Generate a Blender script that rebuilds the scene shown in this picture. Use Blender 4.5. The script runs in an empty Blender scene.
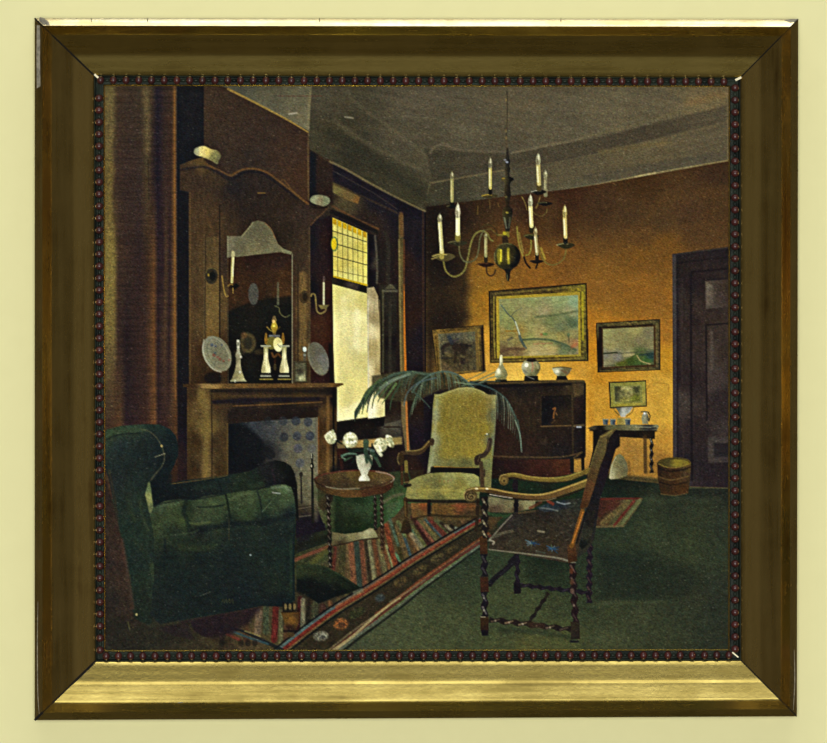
import bpy, bmesh, math, random
import numpy as np

# ------------------------------------------------------------------ scale
# one pixel of the photograph is one millimetre on the face of the canvas
CX, CY, Z0 = 413.5, 371.5, 1.5
def X(px): return (px - CX) / 1000.0
def Z(py): return (CY - py) / 1000.0 + Z0
scene = bpy.context.scene
COL = scene.collection

# ------------------------------------------------------------------ the painter
# The picture is oil paint on a flat canvas, so it is painted here, stroke by
# stroke, as pigment colours on the canvas mesh.  Every depicted thing keeps
# its own patch of canvas mesh.
X0, Y0, X1, Y1 = 101, 81, 734, 654
S = 1.25                                  # vertices per millimetre of canvas
W = int((X1 - X0) * S) + 1
H = int((Y1 - Y0) * S) + 1
gx = X0 + np.arange(W) / S
gy = Y0 + np.arange(H) / S
img = np.zeros((H, W, 3), np.float32)
ids = np.zeros((H, W), np.int32)
OBJ = [dict(name='canvas', parent=-1, label=None)]
cur = 0

def hx(c):
    if isinstance(c, str):
        c = c.lstrip('#')
        return np.array([int(c[i:i+2], 16) for i in (0, 2, 4)], np.float32)
    return np.array(c, np.float32)

def P(name, parent=None, label=None):
    """start a new painted thing; the strokes that follow belong to it"""
    global cur
    OBJ.append(dict(name=name, parent=-1 if parent is None else parent, label=label))
    cur = len(OBJ) - 1
    return cur

def _hash(ix, iy, seed):
    n = (ix.astype(np.int64) * 374761393 + iy.astype(np.int64) * 668265263 + seed * 1442695041) & 0xffffffff
    n = ((n ^ (n >> 13)) * 1274126177) & 0xffffffff
    n = n ^ (n >> 16)
    return (n & 0xffff).astype(np.float32) / 65535.0

def vnoise(x, y, seed=0):
    ix, iy = np.floor(x), np.floor(y)
    fx, fy = x - ix, y - iy
    fx = fx * fx * (3 - 2 * fx); fy = fy * fy * (3 - 2 * fy)
    a = _hash(ix, iy, seed); b = _hash(ix + 1, iy, seed)
    c = _hash(ix, iy + 1, seed); d = _hash(ix + 1, iy + 1, seed)
    return ((a * (1 - fx) + b * fx) * (1 - fy) + (c * (1 - fx) + d * fx) * fy) * 2 - 1

def win(x0, y0, x1, y1):
    i0 = max(0, int((x0 - X0) * S)); i1 = min(W, int((x1 - X0) * S) + 2)
    j0 = max(0, int((y0 - Y0) * S)); j1 = min(H, int((y1 - Y0) * S) + 2)
    return i0, i1, j0, j1

_seed = [11]
def put(w, cov, col, a, tx):
    i0, i1, j0, j1 = w
    if i1 <= i0 or j1 <= j0: return
    Xg, Yg = np.meshgrid(gx[i0:i1], gy[j0:j1])
    if isinstance(col, (str, tuple)):
        C = np.broadcast_to(hx(col), Xg.shape + (3,)).astype(np.float32)
    elif isinstance(col, dict):                  # bands: rows of colours laid from side to side
        ys_ = sorted(col); R = []
        for y in ys_:
            xs_ = [q[0] for q in col[y]]; cs_ = np.array([hx(q[1]) for q in col[y]])
            R.append(np.stack([np.interp(Xg[0], xs_, cs_[:, c]) for c in range(3)], -1))
        R = np.array(R); yy = np.clip(Yg[:, 0], ys_[0], ys_[-1]); k = np.clip(np.searchsorted(ys_, yy, 'right') - 1, 0, len(ys_) - 2)
        t = ((yy - np.array(ys_)[k]) / (np.array(ys_)[k + 1] - np.array(ys_)[k]))[:, None, None]
        C = (R[k] * (1 - t) + R[k + 1] * t).astype(np.float32)
    else:                                        # scattered pigment samples, blended smoothly
        xs_ = [q[0] for q in col]; ys_ = [q[1] for q in col]
        eps = min(max((.035 * math.hypot(max(xs_) - min(xs_), max(ys_) - min(ys_))) ** 2, 4), 60)
        acc = np.zeros(Xg.shape + (3,), np.float32); ws = np.zeros(Xg.shape, np.float32)
        for (sx, sy, c) in col:
            wgt = 1.0 / ((Xg - sx) ** 2 + (Yg - sy) ** 2 + eps) ** 1.7
            ws += wgt; acc += wgt[..., None] * hx(c)
        C = acc / ws[..., None]
    if tx:
        amp, lx, ly, ang = tx
        _seed[0] += 7
        ca, sa = math.cos(math.radians(ang)), math.sin(math.radians(ang))
        u = (Xg * ca + Yg * sa); v = (-Xg * sa + Yg * ca)
        n = vnoise(u / lx, v / ly, _seed[0]) * .6 + vnoise(u / lx * 2.3, v / ly * 2.3, _seed[0] + 3) * .4
        C = C * (1 + amp * n[..., None])
    m = (cov * a)[..., None]
    img[j0:j1, i0:i1] = img[j0:j1, i0:i1] * (1 - m) + C * m
    if a >= .55:
        sub = ids[j0:j1, i0:i1]
        sub[cov > .5] = cur

def spline(pts, closed=False, n=6):
    out = []; N = len(pts)
    rng = range(N if closed else N - 1)
    for i in rng:
        if closed:
            p0, p1, p2, p3 = pts[i - 1], pts[i], pts[(i + 1) % N], pts[(i + 2) % N]
        else:
            p0 = pts[max(i - 1, 0)]; p1 = pts[i]; p2 = pts[i + 1]; p3 = pts[min(i + 2, N - 1)]
        for k in range(n):
            t = k / n
            out.append(tuple(.5 * ((2 * b) + (-a + c) * t + (2 * a - 5 * b + 4 * c - d) * t * t + (-a + 3 * b - 3 * c + d) * t ** 3)
                             for a, b, c, d in zip(p0, p1, p2, p3)))
    if not closed: out.append(tuple(pts[-1]))
    return out

TX = (.10, 5, 3, 0)
def poly(pts, col, soft=1.0, a=1.0, curve=False, tx=TX):
    if curve: pts = spline(pts, True, 5)
    xs = [p[0] for p in pts]; ys = [p[1] for p in pts]
    w = win(min(xs) - soft - 1, min(ys) - soft - 1, max(xs) + soft + 1, max(ys) + soft + 1)
    i0, i1, j0, j1 = w
    if i1 <= i0 or j1 <= j0: return
    Xg, Yg = np.meshgrid(gx[i0:i1].astype(np.float32), gy[j0:j1].astype(np.float32))
    d2 = np.full(Xg.shape, 1e9, np.float32); ins = np.zeros(Xg.shape, bool)
    for k in range(len(pts)):
        ax, ay = pts[k - 1]; bx, by = pts[k]
        ex, ey = bx - ax, by - ay; L = ex * ex + ey * ey
        if L < 1e-9: continue
        t = np.clip(((Xg - ax) * ex + (Yg - ay) * ey) / L, 0, 1)
        d2 = np.minimum(d2, (Xg - ax - t * ex) ** 2 + (Yg - ay - t * ey) ** 2)
        if ay != by:
            c = ((ay > Yg) != (by > Yg)) & (Xg < (bx - ax) * (Yg - ay) / (by - ay) + ax)
            ins ^= c
    sd = np.sqrt(d2); sd[ins] *= -1
    t = np.clip(.5 - sd / max(soft, .3) / 1.4, 0, 1)
    put(w, t * t * (3 - 2 * t), col, a, tx)

def line(pts, wd, col, a=1.0, soft=.8, curve=True, tx=None, ends=None):
    """a brush stroke; wd = width or (width at start, width at end)"""
    w0, w1 = wd if isinstance(wd, tuple) else (wd, wd)
    if curve and len(pts) > 2: pts = spline(pts, False, 5)
    r = max(w0, w1) / 2 + soft + 1
    xs = [p[0] for p in pts]; ys = [p[1] for p in pts]
    w = win(min(xs) - r, min(ys) - r, max(xs) + r, max(ys) + r)
    i0, i1, j0, j1 = w
    if i1 <= i0 or j1 <= j0: return
    Xg, Yg = np.meshgrid(gx[i0:i1].astype(np.float32), gy[j0:j1].astype(np.float32))
    ls = [0]
    for k in range(1, len(pts)): ls.append(ls[-1] + math.hypot(pts[k][0] - pts[k-1][0], pts[k][1] - pts[k-1][1]))
    T = max(ls[-1], 1e-6); best = np.full(Xg.shape, 1e9, np.float32)
    for k in range(1, len(pts)):
        ax, ay = pts[k - 1]; bx, by = pts[k]
        ex, ey = bx - ax, by - ay; L = ex * ex + ey * ey
        if L < 1e-9: continue
        t = np.clip(((Xg - ax) * ex + (Yg - ay) * ey) / L, 0, 1)
        rad = (w0 + (w1 - w0) * (ls[k-1] + t * (ls[k] - ls[k-1])) / T) / 2
        best = np.minimum(best, np.sqrt((Xg - ax - t * ex) ** 2 + (Yg - ay - t * ey) ** 2) - rad)
    t = np.clip(.5 - best / soft / 1.4, 0, 1)
    put(w, t * t * (3 - 2 * t), col, a, tx)

def oval(x, y, rx, ry, col, soft=.9, a=1.0, rot=0, tx=None, n=18):
    c, s = math.cos(math.radians(rot)), math.sin(math.radians(rot))
    poly([(x + rx * math.cos(k * 2 * math.pi / n) * c - ry * math.sin(k * 2 * math.pi / n) * s,
           y + rx * math.cos(k * 2 * math.pi / n) * s + ry * math.sin(k * 2 * math.pi / n) * c) for k in range(n)], col, soft, a, tx=tx)

def lathe(cx, prof, col, soft=.7, tx=None, a=1.0):
    """symmetrical turned outline: prof = [(y, half width)]"""
    poly([(cx - w, y) for y, w in prof] + [(cx + w, y) for y, w in reversed(prof)], col, soft, a, tx=tx)

def twist(ax, ay, bx, by, w, dark, lite, pitch=7, a=.85, side=1):
    """a barley-twist rail between two points"""
    L = math.hypot(bx - ax, by - ay); ux, uy = (bx - ax) / L, (by - ay) / L; nx, ny = -uy, ux
    n = max(2, int(L / pitch))
    pa, pb = [], []
    m = n * 8
    for k in range(m + 1):
        s = L * k / m; bulge = w / 2 * (.80 + .22 * math.cos(2 * math.pi * k / 8))
        off = w * .10 * math.sin(2 * math.pi * k / 8)
        pa.append((ax + ux * s + nx * (bulge + off), ay + uy * s + ny * (bulge + off)))
        pb.append((ax + ux * s - nx * (bulge - off), ay + uy * s - ny * (bulge - off)))
    poly(pa + pb[::-1], dark, .8)
    for k in range(n):
        s0 = L * (k + .22) / n; s1 = L * (k + .74) / n
        line([(ax + ux * s0 + nx * w * .26 * side, ay + uy * s0 + ny * w * .26 * side),
              (ax + ux * s1 - nx * w * .22 * side, ay + uy * s1 - ny * w * .22 * side)], (w * .30, w * .16),
             lite, a * (.25 + .6 * random.random()), .9, curve=False)
        if random.random() < .5: oval(ax + ux * (s0 + s1) / 2 + nx * w * .1, ay + uy * (s0 + s1) / 2 + ny * w * .1, w * .13, w * .16, 'b0a888' if a > .6 else lite, .7, a * .6)
random.seed(4)
# ================================================================== the depicted room
# ---- ceiling
ce = P('painted_ceiling', None, 'grey-brown ceiling in the painting')
poly([(101,81),(734,81),(734,170),(560,196),(430,212),(300,150),(101,110)],
     [(320,95,'48422f'),(420,100,'544c38'),(520,95,'5a5038'),(620,95,'5f563d'),(720,95,'6a5c3c'),(335,130,'38331f'),(330,112,'413b28'),
      (400,140,'4b4430'),(470,130,'524b36'),(560,125,'564e38'),(640,110,'5a5139'),(380,175,'33301f'),(350,160,'2f2c1e'),(410,190,'35321f'),
      (430,165,'4a432e'),(480,160,'4a4330'),(250,95,'57533d')], tx=(.08, 30, 4, 10))
poly([(425,150),(510,152),(600,137),(727,105),(727,122),(640,143),(560,161),(433,182)],
     [(430,165,'3a3524'),(480,165,'423b29'),(560,150,'463e2b'),(640,132,'433a28'),(720,113,'4d4430')], 3, .9, tx=(.07, 30, 3, -10))
poly([(433,182),(500,170),(590,155),(727,122),(727,163),(600,182),(500,200),(428,208)],
     [(440,195,'3c3825'),(500,182,'4a4430'),(560,172,'544b33'),(640,155,'5a4f34'),(720,135,'584e36')], 1.6, .95, tx=(.08, 26, 3, -10))
poly([(580,176),(727,150),(727,162),(590,184)], '4a4230', 3, .55)
line([(431,183),(505,170)], 1.8, '655a3a', .7, 1, curve=False)
line([(505,170),(560,160),(610,150),(640,146)], 1.6, '42392a', .6)
line([(600,152),(640,146),(670,143)], 4, '6c5c34', .5, 3)
line([(430,183),(427,196)], (2,1), '575034', .7)
line([(430,153),(436,146),(445,145),(460,150),(480,151),(505,152)], 2.6, '5b523c', .75, 1.6)
line([(512,153),(545,146),(580,139)], 2.4, '665c42', .8, 1.4)
line([(580,139),(640,123),(690,108),(727,100)], 2.5, '5f5638', .5, 2)
line([(690,103),(712,97),(727,94)], 8, '786038', .45, 5)
line([(345,92),(365,110),(400,135),(430,160)], 3, '5e553c', .35, 3)
line([(330,133),(360,150),(400,178),(425,196)], 9, '2b2a1d', .55, 7)
line([(335,120),(358,138),(395,158),(420,170)], 4, '5a5138', .45, 4)
line([(570,189),(600,184),(650,174),(727,161)], (1.2,2.2), '837348', .75, 1)
line([(635,177),(655,173)], 2, 'a39464', .6, 1)
line([(345,117),(353,118)], 1.6, '8a8268', .7)
line([(400,116),(440,119)], .8, '726a4c', .3)
poly([(222,81),(312,81),(309,131),(286,119),(228,89)],
     [(240,88,'4c4a38'),(270,100,'57533d'),(300,95,'5c583f'),(305,120,'625c42')], 1.2, tx=(.08, 5, 8, 0))
line([(311,84),(309,108),(308,131)], 2.2, '746a48', .65, 2)
line([(289,114),(297,113)], 1.4, '97917a', .8)
line([(278,96),(322,96)], .7, '5e2c20', .5)

# ---- end wall
wa = P('painted_orange_wall', None, 'warm orange end wall in the painting')
poly([(426,207),(500,197),(568,189),(600,184),(734,160),(734,490),(426,490)],
     [(430,215,'23160f'),(470,208,'33200f'),(520,203,'3d2413'),(570,198,'40210f'),(640,185,'43280f'),(720,172,'3e2613'),(720,205,'4c3014'),
      (560,222,'4c2e12'),(630,215,'4a3016'),(600,205,'442a14'),(660,222,'4e3418'),(640,238,'603c17'),(700,232,'553617'),(690,215,'4c3018'),(440,250,'1d140d'),(470,240,'3f2812'),(505,245,'633c13'),(560,260,'784816'),
      (640,255,'774a14'),(665,245,'734714'),(600,285,'86551a'),(480,275,'8c5d1a'),(470,310,'96691c'),(486,300,'9a6919'),(455,290,'2e1e10'),
      (450,320,'241810'),(540,275,'8a5417'),(640,290,'8c5719'),(668,300,'8a561a'),(593,325,'a06a1b'),(592,350,'ae751c'),(665,330,'93621f'),
      (665,360,'ac7d22'),(600,378,'b17b1f'),(660,385,'bd9234'),(640,415,'c49a3a'),(668,415,'be9434'),(596,405,'bb8b2c'),(600,392,'ba8a2c'),(590,440,'b98c33'),
      (595,460,'a67a34'),(668,440,'b08230'),(640,455,'98702e'),(620,445,'987030'),(660,465,'876026'),(485,365,'bd9036'),(486,340,'b5862c'),
      (515,375,'c8a446'),(547,375,'c59c3c'),(580,372,'bd8c30'),(600,478,'4a3a1a')], tx=(.045, 5, 4, 20))
poly([(426,207),(470,203),(478,235),(468,260),(466,290),(470,318),(462,327),(436,332),(434,378),(426,378)],
     [(430,215,'1b130d'),(465,215,'2c1b10'),(470,240,'3a2712'),(445,270,'19120d'),(462,290,'33220f'),(450,318,'21160d')], 9, .85)
line([(655,383),(668,384),(668,390)], .9, '8b6a24', .5)
line([(650,384),(646,390)], .9, '8b6a24', .4)
line([(668,198),(725,190)], 10, '5e3c17', .3, 8)
line([(590,395),(592,440)], 6, 'a86e1c', .35, 5)

dw = P('painted_panelled_wall', None, 'dark panelled window wall in the painting')
poly([(204,81),(309,131),(309,149),(331,161),(350,172),(375,187),(400,200),(425,211),(426,490),(330,500),(176,500),(176,81)],
     [(320,160,'241a14'),(315,180,'121218'),(340,175,'191420'),(380,200,'15121a'),(400,215,'18141c'),(370,225,'2a1c14'),(345,200,'4a3f22'),
      (330,190,'2a1e14'),(310,240,'15101a'),(320,260,'2f170f'),(325,300,'3a1a10'),(320,350,'3c1c10'),(318,330,'341a10'),(312,300,'120f12'),
      (385,260,'1d1814'),(390,330,'241a0f'),(405,260,'2e1810'),(420,250,'14111a'),(413,320,'2d170d'),(425,330,'15111a'),(425,380,'171018'),
      (410,400,'251408'),(418,440,'1a1018'),(410,470,'281508'),(385,400,'241a10'),(340,440,'1c1712'),(390,430,'3a3224'),(360,470,'1f1612')], tx=(.12, 3, 9, 0))
poly([(331,163),(350,174),(375,189),(400,202),(425,213),(425,222),(400,214),(375,206),(350,190),(331,178)], [(335,170,'17131c'),(360,186,'15111d'),(400,207,'14101c'),(345,183,'1e1820'),(390,207,'1b1620')], 1.6, .9)
line([(309,151),(322,158),(332,163)], 3, '3a2c1a', .8, 2)
line([(330,161.5),(348,170.5),(375,186),(400,199),(425,211)], 2.2, '655a3a', .85, 1.2)
line([(330,169),(350,180),(375,194),(397,209)], 1.0, '3c3226', .6, 1)
poly([(332,182),(345,188),(360,197),(358,204),(345,199),(332,192)], [(335,187,'62582f'),(350,196,'5e4d28'),(357,201,'6a4a22')], 1.6)
line([(332,183),(348,190),(385,207),(397,213)], 2, '3b2c18', .6, 1.5)
line([(332,206),(345,213),(360,221),(378,229)], (1.5,2.6), '5d3a1c', .85, 1.4)
line([(332,212),(350,219),(376,232)], 5, '191410', .9, 1.6)
poly([(309,150),(318,155),(318,195),(309,199)], '15151d', 2)
poly([(316,155),(333,166),(333,205),(316,192)], '2c1c14', 2, .8)
line([(311,238),(322,222),(333,222)], 7, '121118', .75, 3)
# window reveal, left
poly([(310,226),(316,222),(333,214),(333,384),(310,384)],
     [(312,240,'14121a'),(314,290,'121015'),(325,240,'2a150f'),(326,290,'3a1a10'),(326,330,'42200f'),(322,360,'3a1b10'),(330,370,'2a1410')], 1.2, tx=(.1, 3, 9, 0))
line([(330,345),(333,420)], 3, '0f0d0e', .8, 2)
# pilasters right of the window
line([(401,216),(401,300),(403,372)], 4.6, '564824', .95, 1.4, curve=False, tx=(.2, 3, 9, 0))
line([(401,214),(402,235)], 4, '5c3c1e', .8, 2)
line([(399,240),(400,300),(401,372)], 1.6, '7d7040', .6, 1)
line([(404,285),(404.5,330),(405.5,371)], (1,2.2), 'b86c1e', .9, 1, curve=False)
line([(404,240),(404,290)], 1.6, '6a3a18', .7, 1)
line([(403,375),(404,420),(408,452)], 5, '6b5a34', .9, 1.4, curve=False)
line([(406,390),(407,425),(408,450)], 2, 'a5672e', .9, 1, curve=False)
line([(423,212),(423,300),(424,372)], 1.6, '3e2614', .7, 1.4, curve=False)
poly([(379,285),(397,285),(396,372),(382,372)], [(384,300,'28251a'),(390,330,'221e15'),(386,360,'242116'),(395,340,'150e0e')], 2, .85)
line([(383,290),(383,372)], 1.8, '4e4a2e', .8, 1.2)
line([(390,300),(390,372)], 3, '302b1e', .8, 1.4)
line([(383,291),(397,291)], 2.2, '55503a', .8, 1)
poly([(385,289),(389,284),(392,284),(396,289)], '4a452f', 1)
line([(385,232),(388,245),(388,283)], 4, '2a241a', .8, 2)
# below the sill
poly([(333,424),(384,424),(401,420),(401,440),(334,446)], [(340,432,'17130f'),(370,428,'15110e'),(392,425,'4a4434'),(394,436,'3e382a'),(350,442,'2a2018')], 1.2)
line([(384,427),(400,427)], 1.4, '26160f', .8)
poly([(334,441),(360,440),(402,437),(402,444),(370,448),(338,449)], [(340,445,'6d5c34'),(372,443,'a98f50'),(399,441,'8e7c46')], 1.8, .9)
poly([(334,449),(402,445),(408,455),(404,475),(334,478)], [(345,460,'170f0e'),(342,452,'32160f'),(380,460,'1b1310'),(398,460,'231410')], 1.4)
line([(340,450),(342,468)], 3, '3c1a10', .7, 1.5)

# ---- window
wi = P('painted_window', None, 'bright tall window in the painting')
poly([(331,214),(376,233),(378,420),(334,424),(333,300)], '2a2118', 1)
up = P('leaded_pane', wi, 'yellow leaded upper pane')
poly([(332.5,217.5),(367.5,233),(367,286),(333.5,276)],
     [(336,225,'b0a44c'),(350,240,'bdb35a'),(340,262,'b9aa50'),(360,262,'c6ba5c'),(364,242,'bcae4c'),(350,275,'c4bc66')], .8, tx=(.05, 3, 6, 0))
for k in range(7):
    t0, t1 = (k + .06) / 7.0, (k + .8) / 7.0
    xa, xb = 332.5 + 35 * t0, 332.5 + 35 * t1
    poly([(xa, 218 + 15 * t0), (xb, 218 + 15 * t1), (xb, 223.5 + 15 * t1), (xa, 223.5 + 15 * t0)],
         'b8960f' if k % 3 else 'a98412', .7)
    oval((xa + xb) / 2, 227.5 + 15.4 * (t0 + t1) / 2, 1.5, 2.6, 'c2b65e', .7, .8)
for k in range(1, 7):
    x = 332.5 + 5.05 * k
    line([(x, 219 + 2.16 * k), (x + .3, 276 + 1.5 * k)], .8, '5a5426', .55, .7)
for ya, yb in ((231,242),(243,253),(256,265),(270,277)):
    line([(333, ya), (367, yb)], 1.0, '3c3a1c', .75 if ya < 260 else .4, .7)
oval(334.5, 244, 3.6, 7.5, '4e6a34', .8, .8); oval(334, 244, 2.6, 6, 'c0a81c', .8)
line([(334,276.5),(367,285)], 1.7, 'b0920f', .95, .7)
lo = P('clear_pane', wi, 'pale cream lower pane')
poly([(332.5,283),(367.5,292),(369,417),(336,421.5),(333.5,350)],
     [(336,290,'bfb66c'),(350,300,'c6bd78'),(355,320,'cfc88c'),(345,330,'cdc484'),(360,345,'ccc488'),(340,360,'c9bf7c'),(355,380,'c9bf76'),
      (345,400,'c8be78'),(340,415,'d0c88e'),(364,360,'c2b874'),(364,300,'bcb268')], .9, tx=(.05, 5, 12, 10))
line([(357,312),(356,345)], 6, 'd8d29c', .6, 3)
line([(344,300),(346,335)], 7, 'd0ca8c', .6, 4)
line([(348,410),(366,402)], 8, 'd6d0a0', .5, 4)
P('transom', wi)
poly([(332,277),(367,287),(367,293.5),(332,284)], [(340,281,'2c2416'),(352,285,'4a3f2e'),(365,290,'1c150f')], .9)
P('window_stile', wi)
poly([(367,233),(377,236),(377,288),(368,290)], [(369,245,'17141a'),(371,260,'1d1818'),(375,262,'3c3526'),(369,275,'191416')], .9)
line([(375,236),(377,260),(377,283)], 2, '514b38', .8, 1.2)
line([(367.6,235),(367.6,287)], .9, '6c6748', .7)
cu = P('painted_sheer_curtain', None, 'thin cream curtain at the right of the painted window')
poly([(367,288),(374,287),(378,296),(380,330),(380,372),(384.5,384),(385,416),(374,419),(368,419)],
     [(369,300,'b5a97c'),(373,296,'8c7e58'),(377,320,'8f8056'),(370,330,'c6bb8a'),(375,350,'a3945f'),(371,370,'cabf8c'),(378,370,'8f7f4e'),(370,400,'ccc292'),(380,395,'bdb377'),(372,410,'d6d0aa'),(382,412,'b8ae74')], .9, tx=(.06, 1.6, 14, 0))
line([(368,300),(368.4,412)], 1, 'b9b79c', .6)
line([(379.5,300),(380.5,372)], 1, '8d8050', .6)
P('painted_window_sill', None)
poly([(333,424),(350,421),(374,418),(385,417),(384,426),(352,431),(334,433)], [(340,428,'181310'),(365,424,'1b140e'),(380,421,'14100e')], 1.1)

# ---- curtain at the left edge
lc = P('painted_curtain', None, 'brown and gold curtain down the left of the painting')
def R_(xs, cs): return list(zip(xs, cs.split()))
poly([(101,81),(178,81),(178,500),(180,660),(101,660)], {
 90: R_((105,112,118,130,140,147,152,157,161,166,172,174.5,176.5,178), '5a4e2a 60532c 40301f 382a1e 3c3020 52452a 3c2e20 221c22 2a1f20 33241c 3a271a 5f4021 40301f 17161c'),
 180: R_((105,110,114,125,140,148,152,158,164,171,174.5,176.5,178), '5c4f28 5a4a26 3f2d1d 35241d 35261e 44351f 30211c 1c151f 33211b 38231a 66421f 3a281d 16151d'),
 260: R_((105,113,119,128,140,148,154,158,163,166,170,175,178), '6f602c 6a5a2a 3e2b1c 36241b 2e1e1b 3c2518 5a371b 2e1c1b 2c1b1c 47301e 2c1c1c 6a4520 16151c'),
 340: R_((105,113,118,127,137,145,154,158,165,169,175,178), '6a5a2a 5c4a26 38261c 231818 301d18 37221a 60391b 2a1a19 48301d 2e1c1a 6e4821 17151b'),
 420: R_((105,112,120,126,136,147,155,158,166,172,176,180), '3a2a1c 422c1c 50341c 2a1b1b 2e1c1a 3c2319 5f391d 2f1c1a 37201a 432a1a 4a2b16 201718'),
 600: R_((105,120,180), '2e231c 33241a 20180f')}, 1, tx=(.16, 1.6, 26, 90))
poly([(101,95),(112,92),(115,120),(112,150),(115,170),(111,200),(115,240),(115,300),(116,360),(108,378),(101,380)],
     [(105,110,'6a5a2e'),(111,110,'5e5030'),(107,200,'675628'),(107,260,'786832'),(109,320,'70602e'),(107,365,'5a4a28')], 4, .7, tx=(.25, 1.4, 1.4, 0))
line([(145,90),(147,110),(147.5,150)], 5, '5c4c2e', .5, 4, tx=(.4, 1.4, 1.4, 0))
line([(174.6,90),(174.8,200),(175,320),(175.5,400)], 1.5, '784a20', .55, 1.4)
line([(148,160),(149,200)], 1, '1c1612', .5, .8)

gp = P('painted_wall_recess', None, 'dark recess between curtain and chimneypiece in the painting')
poly([(177,81),(204,81),(204,158),(190,163),(190,480),(178,480)],
     [(190,100,'15151c'),(190,150,'14151e'),(184,250,'15131a'),(184,350,'16141a'),(184,400,'181216'),(184,450,'1a1218')], 1.6)
poly([(170,472),(182,440),(192,470),(190,484),(170,484)], '2a1812', 4, .6)

# ---- chimneypiece
ch = P('painted_chimneypiece', None, 'tall brown chimneypiece with overmantel mirror in the painting')
poly([(204,81),(228,88),(286,119),(308,132),(310,150),(309,215),(204,215)],
     [(210,100,'3a2a1c'),(230,110,'38281b'),(260,130,'35261b'),(290,150,'3b271a'),(220,150,'36281c'),(300,180,'3f2717'),(250,160,'30241b'),(212,180,'332318')], 1.2, tx=(.10, 4, 4, 0))
line([(228,89),(250,100),(286,119),(308,132)], (2.2,1.6), '8a7238', .9, .9)
line([(308.5,133),(308,160),(308.5,200)], 1.4, '5c4a2a', .7, .9)
om = P('overmantel', ch, 'brown carved overmantel surround')
poly([(180,165),(192,160),(203,157),(207,163),(230,177),(243,170),(256,169),(270,175),(282,184),(296,195),(311,206),(327,207),(322,213),(316,218),(310,226),(311,386),(189,386),(189,192),(180,190)],
     [(190,170,'35261a'),(200,163,'5a451f'),(198,185,'352519'),(215,180,'3a2a1a'),(235,190,'1f1a1a'),(260,180,'281e18'),(290,200,'2b1e14'),
      (250,205,'251b14'),(300,215,'33241a'),(225,205,'2f2117'),(215,215,'45301a'),(205,230,'4a3519'),(197,240,'42301a'),(212,260,'4c3a1e'),
      (212,300,'54411f'),(197,300,'46301a'),(200,350,'432c16'),(213,330,'5a4622'),(195,380,'35220f'),(224,260,'34241a'),(224,340,'3c2815'),
      (285,235,'281d12'),(295,250,'36281a'),(305,250,'3a2a1a'),(302,290,'4c3419'),(300,330,'3c2a15'),(303,350,'5a4422'),(300,370,'3a2815'),(306,310,'5a4220')],
     1.1, tx=(.13, 3, 9, 0))
line([(180,170),(192,168),(205,167),(220,174),(231,180),(245,172),(262,172)], 2.2, '14121a', .6, 2)
line([(206,164),(218,170),(230,175.5),(237,172),(245,169),(256,169),(268,173),(280,182),(296,194),(308,204)], 1.9, '5e3e1e', .9, 1)
line([(216,170),(232,178),(242,173),(258,172),(274,181),(296,198)], 1.6, '17131a', .6, 1.6)
line([(328,207),(323,213),(317,218),(311,225)], 1.4, '5a3c20', .7, .9); line([(311,207),(318,208),(327,207.5)], 1.6, '20160f', .8, 1)
line([(281,182),(284,180),(296,195),(307,203)], 1.2, '66431f', .6, 1)
line([(190,193),(190,385)], 1.6, '5c4320', .6, 1.2)
poly([(189,192),(205,188),(221,200),(221,250),(205,262),(190,250)], '47301a', 6, .45, tx=(.2, 2, 6, 0))
line([(206,235),(205,300),(205,350)], 1.2, '2f2415', .6, 1)
poly([(206,237),(219,237),(219,370),(206,370)], [(212,250,'503e20'),(212,290,'654f26'),(212,320,'6b5428'),(213,345,'674d22'),(212,368,'402c16')], 1.6, .9, tx=(.12, 2, 9, 0))
line([(219.6,205),(219.8,300),(219.6,384)], 1.3, '1c1610', .8, 1)
line([(204,235),(204,340)], 1.0, '70653c', .35, 1)
line([(208,220),(215,240),(214,260)], 2, '6a4a24', .3, 2)
line([(258,193),(265,193)], 1, '7c5c26', .7, .8)
line([(298,265),(298,372)], 1.4, '2b1f12', .7, 1)
line([(294,260),(294,372)], 3, '3a2416', .7, 1.4)
line([(303,275),(303,310),(303,358)], 7, '6a5228', .75, 2.4, tx=(.25, 1.6, 8, 0)); line([(201,240),(201,330)], 5, '523c1c', .5, 3)
line([(309.5,228),(309.5,384)], 1.6, '4c3a20', .6, 1)
oval(211.5, 276, 6.2, 8.2, '2c2618', 1.2, .95); oval(212.5, 276, 3.2, 4.6, '15140f', 1.2, .9)
line([(206,273),(207,270),(211,268),(215,269)], 1, '5c5228', .7); oval(208.5, 275, .9, 1.4, 'a08a30', .8, .8)
P('shell_ornament', ch, 'cream scroll ornament at the left of the cornice')
poly([(194,152),(196,148),(204,146),(211,149),(218,151),(221,156),(219,160),(217,164),(210,160),(202,157),(196,155)],
     [(196,151,'8e8e6c'),(203,152,'c0b06c'),(207,152,'ac9c54'),(214,156,'7c7645'),(218,158,'605c3a')], 1.2, curve=True, tx=(.15, 2, 2, 0))
P('shell_ornament', ch, 'grey scroll ornament at the right of the cornice')
poly([(310,199),(314,195.5),(321,195),(328,197),(330,201),(327,205),(322,206),(315,204),(311,202)],
     [(314,199,'7e7f60'),(320,201,'7a7052'),(326,201,'6c6f50')], 1.1, curve=True, tx=(.15, 2, 2, 0))
mi = P('overmantel_mirror', ch, 'dark mirror with a pale arched reflection at its top')
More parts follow.
